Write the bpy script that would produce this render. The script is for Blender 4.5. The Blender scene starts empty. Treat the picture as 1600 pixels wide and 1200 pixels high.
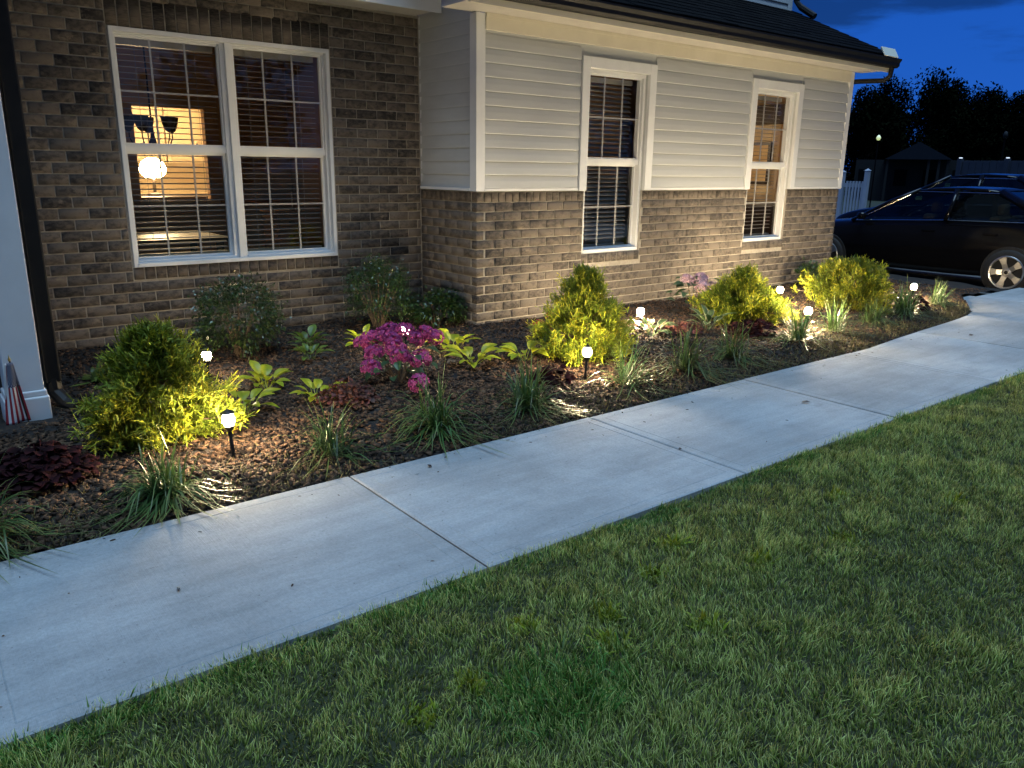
import bpy, bmesh, math, random
import numpy as np
from mathutils import Vector, Matrix, Euler

random.seed(7)
RNG = np.random.default_rng(11)
scene = bpy.context.scene
COL = scene.collection
R = math.radians

# ------------------------------------------------------------------ camera
CAM = Vector((0.0, 0.0, 1.43))
PITCH, ROLL, YAW, FPX = R(15.295), R(0.785), R(38.49), 1228.9
fw = Vector((math.sin(YAW) * math.cos(PITCH), math.cos(YAW) * math.cos(PITCH), -math.sin(PITCH)))
rt0 = Vector((math.cos(YAW), -math.sin(YAW), 0))
up0 = rt0.cross(fw)
rt = rt0 * math.cos(ROLL) + up0 * math.sin(ROLL)
up = up0 * math.cos(ROLL) - rt0 * math.sin(ROLL)
cam_data = bpy.data.cameras.new('camera')
cam_data.sensor_width = 36
cam_data.lens = FPX / 1600 * 36
cam_data.clip_start = 0.05
cam_data.clip_end = 3000
cam = bpy.data.objects.new('camera', cam_data)
COL.objects.link(cam)
cam.matrix_world = Matrix(((rt.x, up.x, -fw.x, CAM.x), (rt.y, up.y, -fw.y, CAM.y), (rt.z, up.z, -fw.z, CAM.z), (0, 0, 0, 1)))
scene.camera = cam

# ------------------------------------------------------------------ world (blue hour sky, afterglow behind the photographer)
GLOW = Vector((-0.35, -0.93, 0.10)).normalized()
world = bpy.data.worlds.new('World')
scene.world = world
world.use_nodes = True
wt = world.node_tree
wt.nodes.clear()
def wn(t, **k):
    n = wt.nodes.new(t)
    for a, b in k.items():
        setattr(n, a, b)
    return n
w_out = wn('ShaderNodeOutputWorld')
w_bg = wn('ShaderNodeBackground')
w_sky = wn('ShaderNodeTexSky', sky_type='NISHITA', sun_disc=False)
w_sky.sun_elevation = R(3.0)
w_sky.sun_rotation = math.atan2(GLOW.x, GLOW.y)
w_sky.ozone_density = 4.0
w_tc = wn('ShaderNodeTexCoord')
w_dot = wn('ShaderNodeVectorMath', operation='DOT_PRODUCT')
w_dot.inputs[1].default_value = GLOW
w_map = wn('ShaderNodeMapRange', interpolation_type='SMOOTHSTEP')
w_map.inputs[1].default_value = -0.55
w_map.inputs[2].default_value = 0.75
w_sep = wn('ShaderNodeSeparateXYZ')
w_el = wn('ShaderNodeMapRange')
w_el.inputs[1].default_value = 0.05
w_el.inputs[2].default_value = 0.45
w_deep = wn('ShaderNodeMix', data_type='RGBA')
w_deep.inputs[6].default_value = (0.012, 0.125, 0.64, 1)
w_deep.inputs[7].default_value = (0.004, 0.055, 0.40, 1)
w_mix = wn('ShaderNodeMix', data_type='RGBA')
w_mix.inputs[7].default_value = (0.05, 0.115, 0.27, 1)
w_scl = wn('ShaderNodeMapping')
w_scl.inputs['Scale'].default_value = (3.0, 3.0, 16.0)
w_noise = wn('ShaderNodeTexNoise')
w_noise.inputs['Scale'].default_value = 1.7
w_noise.inputs['Detail'].default_value = 6
w_noise.inputs['Roughness'].default_value = 0.55
w_cl = wn('ShaderNodeMapRange', interpolation_type='SMOOTHSTEP')
w_cl.inputs[1].default_value = 0.44
w_cl.inputs[2].default_value = 0.62
w_cl.inputs[3].default_value = 1.0
w_cl.inputs[4].default_value = 0.42
w_mul = wn('ShaderNodeMix', data_type='RGBA', blend_type='MULTIPLY')
w_mul.inputs[0].default_value = 1.0
w_add = wn('ShaderNodeMix', data_type='RGBA', blend_type='ADD')
w_add.inputs[0].default_value = 0.012
L = wt.links.new
L(w_tc.outputs['Generated'], w_dot.inputs[0])
L(w_dot.outputs['Value'], w_map.inputs[0])
L(w_tc.outputs['Generated'], w_sep.inputs[0])
L(w_sep.outputs['Z'], w_el.inputs[0])
L(w_el.outputs[0], w_deep.inputs[0])
L(w_map.outputs[0], w_mix.inputs[0])
L(w_deep.outputs[2], w_mix.inputs[6])
L(w_tc.outputs['Generated'], w_scl.inputs[0])
L(w_scl.outputs[0], w_noise.inputs['Vector'])
L(w_noise.outputs['Fac'], w_cl.inputs[0])
L(w_mix.outputs[2], w_mul.inputs[6])
L(w_cl.outputs[0], w_mul.inputs[7])
L(w_mul.outputs[2], w_add.inputs[6])
L(w_sky.outputs[0], w_add.inputs[7])
L(w_add.outputs[2], w_bg.inputs[0])
w_bg.inputs[1].default_value = 0.85
L(w_bg.outputs[0], w_out.inputs[0])

# ------------------------------------------------------------------ afterglow as one broad weak sun
sun_data = bpy.data.lights.new('sun', 'SUN')
sun_data.energy = 3.4
sun_data.angle = R(40)
sun_data.color = (0.48, 0.74, 1.0)
sun = bpy.data.objects.new('sun', sun_data)
COL.objects.link(sun)
sd = Vector((-0.07, -0.15, 0.985)).normalized()
sun.rotation_euler = sd.to_track_quat('Z', 'Y').to_euler()
sun.location = (-5, -12, 14)

vs = scene.view_settings
vs.view_transform = 'Standard'
vs.look = 'None'
vs.exposure = 0.0
vs.gamma = 1.0
vs.use_curve_mapping = False
scene.render.engine = 'CYCLES'
scene.cycles.use_denoising = True
scene.cycles.max_bounces = 6
scene.cycles.transparent_max_bounces = 12
scene.cycles.sample_clamp_indirect = 4.0
scene.cycles.caustics_reflective = False
scene.cycles.caustics_refractive = False

# ------------------------------------------------------------------ materials
MATS = {}
def new_mat(name):
    m = bpy.data.materials.new(name)
    m.use_nodes = True
    nt = m.node_tree
    b = nt.nodes['Principled BSDF']
    return m, nt, b

def surf(name, c1, c2=None, scale=8.0, rough=0.7, bump=0.0, bscale=None, detail=5.0, metal=0.0, stretch=(1, 1, 1),
         isl=0.0, obj=0.0, c3=None, rough2=None, spec=None, lo=0.35, hi=0.65):
    """colour = noise mix of c1,c2; isl/obj shift the mix for each island / each object; c3 = sparse blotches"""
    m, nt, b = new_mat(name)
    N, K = nt.nodes, nt.links.new
    tc = N.new('ShaderNodeTexCoord')
    mp = N.new('ShaderNodeMapping')
    mp.inputs['Scale'].default_value = stretch
    K(tc.outputs['Object'], mp.inputs[0])
    if obj:
        oi = N.new('ShaderNodeObjectInfo')
        ml = N.new('ShaderNodeVectorMath'); ml.operation = 'SCALE'
        K(oi.outputs['Random'], ml.inputs['Scale'])
        ml.inputs[0].default_value = (37.0, 53.0, 71.0)
        K(ml.outputs[0], mp.inputs['Location'])
    nz = N.new('ShaderNodeTexNoise')
    nz.inputs['Scale'].default_value = scale
    nz.inputs['Detail'].default_value = detail
    nz.inputs['Roughness'].default_value = 0.6
    K(mp.outputs[0], nz.inputs['Vector'])
    mr = N.new('ShaderNodeMapRange')
    mr.inputs[1].default_value = lo
    mr.inputs[2].default_value = hi
    K(nz.outputs['Fac'], mr.inputs[0])
    fac = mr.outputs[0]
    def shift(sock, amount):
        nonlocal fac
        a = N.new('ShaderNodeMath'); a.operation = 'MULTIPLY_ADD'
        K(sock, a.inputs[0]); a.inputs[1].default_value = amount; a.inputs[2].default_value = -amount / 2
        s = N.new('ShaderNodeMath'); s.operation = 'ADD'; s.use_clamp = True
        K(fac, s.inputs[0]); K(a.outputs[0], s.inputs[1])
        fac = s.outputs[0]
    if isl:
        g = N.new('ShaderNodeNewGeometry')
        shift(g.outputs['Random Per Island'], isl)
    if obj:
        shift(oi.outputs['Random'], obj)
    mx = N.new('ShaderNodeMix'); mx.data_type = 'RGBA'
    K(fac, mx.inputs[0])
    mx.inputs[6].default_value = (*c1, 1)
    mx.inputs[7].default_value = (*(c2 or c1), 1)
    col = mx.outputs[2]
    if c3:
        n2 = N.new('ShaderNodeTexNoise')
        n2.inputs['Scale'].default_value = scale * 0.37
        n2.inputs['Detail'].default_value = 8
        n2.inputs['Roughness'].default_value = 0.7
        K(mp.outputs[0], n2.inputs['Vector'])
        r2 = N.new('ShaderNodeMapRange'); r2.interpolation_type = 'SMOOTHSTEP'
        r2.inputs[1].default_value = 0.56; r2.inputs[2].default_value = 0.70
        K(n2.outputs['Fac'], r2.inputs[0])
        m2 = N.new('ShaderNodeMix'); m2.data_type = 'RGBA'
        K(r2.outputs[0], m2.inputs[0]); K(col, m2.inputs[6]); m2.inputs[7].default_value = (*c3, 1)
        col = m2.outputs[2]
    K(col, b.inputs['Base Color'])
    b.inputs['Roughness'].default_value = rough
    b.inputs['Metallic'].default_value = metal
    if spec is not None:
        b.inputs['Specular IOR Level'].default_value = spec
    if rough2 is not None:
        rr = N.new('ShaderNodeMapRange')
        rr.inputs[3].default_value = rough; rr.inputs[4].default_value = rough2
        K(nz.outputs['Fac'], rr.inputs[0]); K(rr.outputs[0], b.inputs['Roughness'])
    if bump:
        n3 = N.new('ShaderNodeTexNoise')
        n3.inputs['Scale'].default_value = bscale or scale * 4
        n3.inputs['Detail'].default_value = 4
        K(mp.outputs[0], n3.inputs['Vector'])
        bp = N.new('ShaderNodeBump')
        bp.inputs['Strength'].default_value = bump
        bp.inputs['Distance'].default_value = 0.01
        K(n3.outputs['Fac'], bp.inputs['Height'])
        K(bp.outputs[0], b.inputs['Normal'])
    MATS[name] = m
    return m

def leafy(name, base, mid, tip, transl=0.35, rough=0.55, spec=0.35, vr=(0.55, 1.45)):
    """foliage: colour by the 'tip' attribute (root 0 .. tip 1) and 'rnd' for each blade"""
    m, nt, b = new_mat(name)
    N, K = nt.nodes, nt.links.new
    at = N.new('ShaderNodeAttribute'); at.attribute_name = 'tip'
    ar = N.new('ShaderNodeAttribute'); ar.attribute_name = 'rnd'
    rp = N.new('ShaderNodeValToRGB')
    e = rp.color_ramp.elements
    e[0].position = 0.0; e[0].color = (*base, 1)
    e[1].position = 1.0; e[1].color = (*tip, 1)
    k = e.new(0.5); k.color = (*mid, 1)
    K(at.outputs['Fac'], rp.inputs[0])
    hs = N.new('ShaderNodeHueSaturation')
    hm = N.new('ShaderNodeMapRange'); hm.inputs[3].default_value = 0.475; hm.inputs[4].default_value = 0.525
    vm = N.new('ShaderNodeMapRange'); vm.inputs[3].default_value = vr[0]; vm.inputs[4].default_value = vr[1]
    oi = N.new('ShaderNodeObjectInfo')
    av = N.new('ShaderNodeMix'); av.inputs[0].default_value = 0.35
    K(ar.outputs['Fac'], av.inputs[2]); K(oi.outputs['Random'], av.inputs[3])
    K(av.outputs[0], hm.inputs[0]); K(av.outputs[0], vm.inputs[0])
    K(hm.outputs[0], hs.inputs['Hue']); K(vm.outputs[0], hs.inputs['Value'])
    K(rp.outputs[0], hs.inputs['Color'])
    b.inputs['Roughness'].default_value = rough
    b.inputs['Specular IOR Level'].default_value = spec
    K(hs.outputs[0], b.inputs['Base Color'])
    tr = N.new('ShaderNodeBsdfTranslucent')
    K(hs.outputs[0], tr.inputs[0])
    mx = N.new('ShaderNodeMixShader'); mx.inputs[0].default_value = transl
    K(b.outputs[0], mx.inputs[1]); K(tr.outputs[0], mx.inputs[2])
    K(mx.outputs[0], N['Material Output'].inputs[0])
    MATS[name] = m
    return m

def emit(name, col, strength):
    m, nt, b = new_mat(name)
    b.inputs['Base Color'].default_value = (0.8, 0.8, 0.8, 1)
    b.inputs['Emission Color'].default_value = (*col, 1)
    b.inputs['Emission Strength'].default_value = strength
    MATS[name] = m
    return m

def pane_mat(name, tint=(1, 1, 1), refl=1.0):
    m, nt, b = new_mat(name)
    N, K = nt.nodes, nt.links.new
    t = N.new('ShaderNodeBsdfTransparent'); t.inputs[0].default_value = (*tint, 1)
    g = N.new('ShaderNodeBsdfGlossy'); g.inputs['Roughness'].default_value = 0.02
    f = N.new('ShaderNodeLayerWeight')
    p5 = N.new('ShaderNodeMath'); p5.operation = 'POWER'; p5.inputs[1].default_value = 5.0
    K(f.outputs['Facing'], p5.inputs[0])
    ml = N.new('ShaderNodeMath'); ml.operation = 'MULTIPLY_ADD'; ml.inputs[1].default_value = 0.95; ml.inputs[2].default_value = 0.11 * refl; ml.use_clamp = True
    K(p5.outputs[0], ml.inputs[0])
    nz = N.new('ShaderNodeTexNoise'); nz.inputs['Scale'].default_value = 3.0
    bp = N.new('ShaderNodeBump'); bp.inputs['Strength'].default_value = 0.03; bp.inputs['Distance'].default_value = 0.02
    K(nz.outputs['Fac'], bp.inputs['Height']); K(bp.outputs[0], g.inputs['Normal'])
    mx = N.new('ShaderNodeMixShader')
    K(ml.outputs[0], mx.inputs[0]); K(t.outputs[0], mx.inputs[1]); K(g.outputs[0], mx.inputs[2])
    K(mx.outputs[0], N['Material Output'].inputs[0])
    MATS[name] = m
    return m

surf('brick', (0.148, 0.126, 0.106), (0.025, 0.023, 0.023), scale=22, rough=0.9, bump=0.6, bscale=160, isl=0.85, obj=0.85, stretch=(1, 1, 1.6), c3=(0.22, 0.18, 0.14), lo=0.40, hi=0.70)
surf('mortar', (0.42, 0.39, 0.34), (0.32, 0.295, 0.255), scale=30, rough=0.95, bump=0.5, bscale=250)
surf('vinyl', (0.55, 0.57, 0.57), (0.50, 0.52, 0.52), scale=3, rough=0.5, bump=0.10, bscale=60, stretch=(0.15, 1, 3), obj=0.3)
surf('white_trim', (0.78, 0.80, 0.81), (0.72, 0.74, 0.75), scale=4, rough=0.42, bump=0.03, bscale=90)
surf('cream_trim', (0.76, 0.72, 0.60), (0.70, 0.66, 0.54), scale=4, rough=0.5)
surf('soffit', (0.60, 0.58, 0.54), (0.55, 0.53, 0.49), scale=5, rough=0.6)
surf('black_metal', (0.008, 0.008, 0.009), (0.012, 0.012, 0.012), scale=12, rough=0.5, spec=0.25)
surf('shingle', (0.0035, 0.0035, 0.004), (0.010, 0.0095, 0.0095), scale=60, spec=0.05, rough=0.95, bump=0.5, bscale=300, isl=0.7)
def concrete_mat():
    m, nt, b = new_mat('concrete')
    N, K = nt.nodes, nt.links.new
    tc = N.new('ShaderNodeTexCoord')
    def noise(scale, detail, rough=0.6, st=None):
        n = N.new('ShaderNodeTexNoise'); n.inputs['Scale'].default_value = scale; n.inputs['Detail'].default_value = detail; n.inputs['Roughness'].default_value = rough
        if st:
            mp = N.new('ShaderNodeMapping'); mp.inputs['Scale'].default_value = st; K(tc.outputs['Object'], mp.inputs[0]); K(mp.outputs[0], n.inputs['Vector'])
        else: K(tc.outputs['Object'], n.inputs['Vector'])
        return n.outputs['Fac']
    def rng(v, a, bb, c, d):
        n = N.new('ShaderNodeMapRange'); n.interpolation_type = 'SMOOTHSTEP'
        for q, w in zip((1, 2, 3, 4), (a, bb, c, d)): n.inputs[q].default_value = w
        K(v, n.inputs[0]); return n.outputs[0]
    def mul(a, bb):
        n = N.new('ShaderNodeMath'); n.operation = 'MULTIPLY'; K(a, n.inputs[0]); K(bb, n.inputs[1]); return n.outputs[0]
    blotch = rng(noise(1.1, 6, 0.65), 0.3, 0.7, 0.80, 1.12)
    streak = rng(noise(3.0, 6, 0.7, (0.5, 3.0, 1)), 0.35, 0.7, 1.05, 0.86)
    fine = rng(noise(90, 5, 0.8), 0.3, 0.7, 0.86, 1.12)
    pits = rng(noise(55, 2, 0.5), 0.70, 0.76, 1.0, 0.6)
    stain = rng(noise(2.6, 9, 0.75), 0.58, 0.72, 1.0, 0.80)
    oi = N.new('ShaderNodeObjectInfo')
    slabv = rng(oi.outputs['Random'], 0, 1, 0.88, 1.08)
    v = mul(mul(mul(blotch, streak), mul(fine, pits)), mul(stain, slabv))
    c = N.new('ShaderNodeVectorMath'); c.operation = 'SCALE'
    c.inputs[0].default_value = (0.295, 0.308, 0.312); K(v, c.inputs['Scale'])
    K(c.outputs[0], b.inputs['Base Color'])
    b.inputs['Roughness'].default_value = 0.85
    b.inputs['Specular IOR Level'].default_value = 0.25
    bp = N.new('ShaderNodeBump'); bp.inputs['Strength'].default_value = 0.35; bp.inputs['Distance'].default_value = 0.004
    K(noise(1.0, 3, 0.5, (320, 9, 1)), bp.inputs['Height'])
    bp2 = N.new('ShaderNodeBump'); bp2.inputs['Strength'].default_value = 0.25; bp2.inputs['Distance'].default_value = 0.02
    K(noise(7, 6, 0.6), bp2.inputs['Height']); K(bp.outputs[0], bp2.inputs['Normal'])
    K(bp2.outputs[0], b.inputs['Normal'])
    MATS['concrete'] = m
concrete_mat()
surf('driveway', (0.28, 0.27, 0.25), (0.20, 0.195, 0.185), scale=1.4, rough=0.85, bump=0.15, bscale=160, detail=9)
surf('soil', (0.022, 0.015, 0.011), (0.009, 0.007, 0.006), scale=14, rough=1.0, bump=1.0, bscale=60)
surf('lawn_soil', (0.018, 0.026, 0.008), (0.030, 0.030, 0.012), scale=9, rough=1.0, bump=0.6, bscale=50)
surf('far_ground', (0.020, 0.028, 0.012), (0.028, 0.03, 0.016), scale=0.4, rough=1.0)
surf('chip', (0.085, 0.050, 0.031), (0.014, 0.010, 0.008), scale=40, rough=0.95, isl=1.6, c3=(0.17, 0.115, 0.07), spec=0.15)
surf('straw', (0.17, 0.12, 0.065), (0.06, 0.04, 0.022), scale=10, rough=0.85, isl=1.4)
surf('bark', (0.09, 0.065, 0.045), (0.045, 0.033, 0.024), scale=30, rough=0.95, bump=0.8, bscale=70, stretch=(1, 1, 0.3))
surf('twig', (0.13, 0.09, 0.055), (0.07, 0.05, 0.03), scale=30, rough=0.9)
surf('car_paint', (0.004, 0.004, 0.005), rough=0.14, scale=3, spec=0.22)
surf('tyre', (0.010, 0.010, 0.010), (0.016, 0.016, 0.016), scale=30, rough=0.85)
surf('alloy', (0.56, 0.55, 0.53), (0.48, 0.47, 0.46), scale=8, rough=0.28, metal=0.9)
surf('chrome', (0.62, 0.62, 0.62), scale=8, rough=0.15, metal=1.0)
surf('seat_cloth', (0.10, 0.085, 0.06), (0.07, 0.06, 0.045), scale=20, rough=0.9)
surf('lens_red', (0.30, 0.01, 0.01), scale=4, rough=0.2)
surf('lens_clear', (0.45, 0.45, 0.45), scale=4, rough=0.1)
surf('tag_green', (0.35, 0.60, 0.40), scale=4, rough=0.5)
surf('room_wall', (0.42, 0.25, 0.12), (0.38, 0.22, 0.11), scale=2, rough=0.9)
surf('kitchen_wall', (0.75, 0.60, 0.38), (0.70, 0.55, 0.34), scale=2, rough=0.8)
surf('cabinet', (0.72, 0.58, 0.38), (0.66, 0.52, 0.33), scale=3, rough=0.5)
surf('room_floor', (0.12, 0.075, 0.04), (0.08, 0.05, 0.03), scale=4, rough=0.5, stretch=(1, 8, 1))
surf('ceiling', (0.45, 0.40, 0.32), scale=3, rough=0.9)
surf('dark_wood', (0.020, 0.013, 0.009), (0.035, 0.022, 0.014), scale=10, rough=0.4, stretch=(6, 1, 1))
surf('oak', (0.42, 0.22, 0.10), (0.32, 0.16, 0.07), scale=8, rough=0.45, stretch=(1, 1, 6))
surf('bronze', (0.025, 0.016, 0.010), (0.04, 0.026, 0.016), scale=10, rough=0.5, metal=0.3)
surf('muntin_grey', (0.42, 0.42, 0.42), (0.38, 0.38, 0.38), scale=4, rough=0.5)
surf('slat', (0.25, 0.245, 0.235), (0.21, 0.205, 0.195), scale=6, rough=0.55)
surf('curtain', (0.75, 0.55, 0.30), (0.60, 0.42, 0.22), scale=5, rough=0.9)
surf('wood_pole', (0.30, 0.20, 0.10), scale=10, rough=0.7)
surf('gold', (0.60, 0.42, 0.12), scale=10, rough=0.35, metal=0.8)
surf('stone', (0.15, 0.15, 0.15), (0.08, 0.08, 0.08), scale=24, rough=0.9, bump=0.5)
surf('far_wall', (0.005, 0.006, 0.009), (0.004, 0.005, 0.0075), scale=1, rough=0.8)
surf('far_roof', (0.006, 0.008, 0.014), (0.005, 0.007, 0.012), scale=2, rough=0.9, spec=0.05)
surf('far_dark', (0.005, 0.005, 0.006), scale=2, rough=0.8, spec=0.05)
surf('fence_dimmed', (0.045, 0.055, 0.080), (0.038, 0.046, 0.070), scale=3, rough=0.8, spec=0.1)  # white fence boards, their dimness put into a darkened colour
surf('fence_white', (0.40, 0.43, 0.50), (0.35, 0.38, 0.45), scale=3, rough=0.5)
pane_mat('glass')
pane_mat('car_glass', (0.30, 0.33, 0.31), 0.3)
emit('kitchen_glow', (1.0, 0.72, 0.36), 130.0)
emit('room_glow', (1.0, 0.74, 0.46), 26.0)
emit('solar_glow', (0.8, 0.9, 1.0), 0.9)
emit('leaf_glow', (0.75, 0.9, 0.35), 0.7)  # green of lamp-lit leaves put into an added glow
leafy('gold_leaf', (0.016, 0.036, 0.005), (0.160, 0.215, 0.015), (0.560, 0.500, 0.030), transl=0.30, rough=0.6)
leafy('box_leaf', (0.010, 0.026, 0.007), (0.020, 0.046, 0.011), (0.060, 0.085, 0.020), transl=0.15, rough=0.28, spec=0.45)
leafy('liriope_leaf', (0.050, 0.080, 0.022), (0.042, 0.095, 0.022), (0.170, 0.200, 0.060), transl=0.25, rough=0.4, spec=0.45)
leafy('heuchera_leaf', (0.009, 0.003, 0.004), (0.017, 0.005, 0.006), (0.045, 0.011, 0.012), transl=0.2, rough=0.8, spec=0.08)
leafy('barberry_leaf', (0.030, 0.009, 0.008), (0.070, 0.020, 0.015), (0.150, 0.045, 0.032), transl=0.3, rough=0.6)
leafy('grass_blade', (0.012, 0.020, 0.004), (0.190, 0.245, 0.042), (0.600, 0.600, 0.220), transl=0.25, rough=0.5, spec=0.3, vr=(0.30, 2.0))  # near-black roots and pale tips paint blade shade and highlights into the colour
leafy('lush_blade', (0.020, 0.055, 0.010), (0.070, 0.165, 0.026), (0.160, 0.280, 0.060), transl=0.3, rough=0.5)
leafy('weed_leaf', (0.090, 0.150, 0.012), (0.220, 0.300, 0.020), (0.330, 0.400, 0.040), transl=0.35)
leafy('dry_blade', (0.070, 0.055, 0.024), (0.095, 0.085, 0.035), (0.150, 0.120, 0.055), transl=0.2, rough=0.8)
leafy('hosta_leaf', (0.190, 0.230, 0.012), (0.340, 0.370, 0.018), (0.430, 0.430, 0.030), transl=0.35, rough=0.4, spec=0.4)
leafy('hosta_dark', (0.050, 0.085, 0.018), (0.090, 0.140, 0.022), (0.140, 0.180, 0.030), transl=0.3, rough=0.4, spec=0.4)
leafy('hosta_edge', (0.055, 0.095, 0.030), (0.075, 0.120, 0.035), (0.520, 0.520, 0.330), transl=0.3, rough=0.4, spec=0.4)
leafy('hydrangea_leaf', (0.020, 0.045, 0.018), (0.028, 0.065, 0.024), (0.040, 0.085, 0.030), transl=0.25, rough=0.4, spec=0.4)
leafy('magenta_petal', (0.200, 0.020, 0.110), (0.360, 0.045, 0.200), (0.520, 0.130, 0.330), transl=0.35, rough=0.7)
leafy('pink_petal', (0.420, 0.230, 0.290), (0.620, 0.400, 0.470), (0.750, 0.580, 0.620), transl=0.35, rough=0.7)
leafy('red_petal', (0.180, 0.006, 0.020), (0.320, 0.012, 0.035), (0.450, 0.030, 0.060), transl=0.3, rough=0.7)
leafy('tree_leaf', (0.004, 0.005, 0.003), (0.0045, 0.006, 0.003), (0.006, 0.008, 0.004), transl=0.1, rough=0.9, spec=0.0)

# flag cloth: stripes and a starred canton laid out in the cloth's own UV
def flag_mat():
    m, nt, b = new_mat('flag_cloth')
    N, K = nt.nodes, nt.links.new
    uv = N.new('ShaderNodeUVMap'); uv.uv_map = 'UVMap'
    sp = N.new('ShaderNodeSeparateXYZ'); K(uv.outputs[0], sp.inputs[0])
    def mth(op, a, bb=None, c=None):
        n = N.new('ShaderNodeMath'); n.operation = op
        for i, q in enumerate((a, bb, c)):
            if q is None: continue
            if isinstance(q, (int, float)): n.inputs[i].default_value = q
            else: K(q, n.inputs[i])
        return n.outputs[0]
    u, v = sp.outputs['X'], sp.outputs['Y']
    stripe = mth('GREATER_THAN', mth('MODULO', mth('MULTIPLY', v, 13.0), 2.0), 1.0)
    canton = mth('MULTIPLY', mth('LESS_THAN', u, 0.40), mth('GREATER_THAN', v, 6 / 13))
    row = mth('MULTIPLY', mth('SUBTRACT', v, 6 / 13), 9 / (7 / 13))
    off = mth('MULTIPLY', mth('MODULO', mth('FLOOR', row), 2.0), 0.5)
    cx = mth('SUBTRACT', mth('FRACT', mth('ADD', mth('MULTIPLY', u, 6 / 0.40), off)), 0.5)
    cy = mth('SUBTRACT', mth('FRACT', row), 0.5)
    star = mth('LESS_THAN', mth('ADD', mth('MULTIPLY', cx, cx), mth('MULTIPLY', cy, cy)), 0.055)
    def mix(f, a, bb):
        n = N.new('ShaderNodeMix'); n.data_type = 'RGBA'; K(f, n.inputs[0])
        for i, q in ((6, a), (7, bb)):
            if isinstance(q, tuple): n.inputs[i].default_value = (*q, 1)
            else: K(q, n.inputs[i])
        return n.outputs[2]
    c = mix(stripe, (0.30, 0.02, 0.03), (0.70, 0.68, 0.66))
    c = mix(canton, c, mix(star, (0.010, 0.013, 0.060), (0.75, 0.75, 0.75)))
    K(c, b.inputs['Base Color'])
    b.inputs['Roughness'].default_value = 0.8
    MATS['flag_cloth'] = m
flag_mat()

# ------------------------------------------------------------------ mesh helpers
def link(o, parent=None):
    COL.objects.link(o)
    if parent is not None:
        o.parent = parent
    return o

def np_mesh(name, V, F, attrs=None, smooth=False):
    """quads mesh from numpy arrays"""
    V = np.asarray(V, dtype=np.float32); F = np.asarray(F, dtype=np.int32)
    me = bpy.data.meshes.new(name)
    nf, k = F.shape
    me.vertices.add(len(V)); me.vertices.foreach_set('co', V.ravel())
    me.loops.add(nf * k); me.loops.foreach_set('vertex_index', F.ravel())
    me.polygons.add(nf)
    me.polygons.foreach_set('loop_start', np.arange(0, nf * k, k, dtype=np.int32))
    me.polygons.foreach_set('loop_total', np.full(nf, k, dtype=np.int32))
    if smooth:
        me.polygons.foreach_set('use_smooth', np.ones(nf, dtype=bool))
    for an, arr in (attrs or {}).items():
        a = me.attributes.new(an, 'FLOAT', 'POINT')
        a.data.foreach_set('value', np.asarray(arr, dtype=np.float32))
    me.update(calc_edges=True)
    return me

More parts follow.
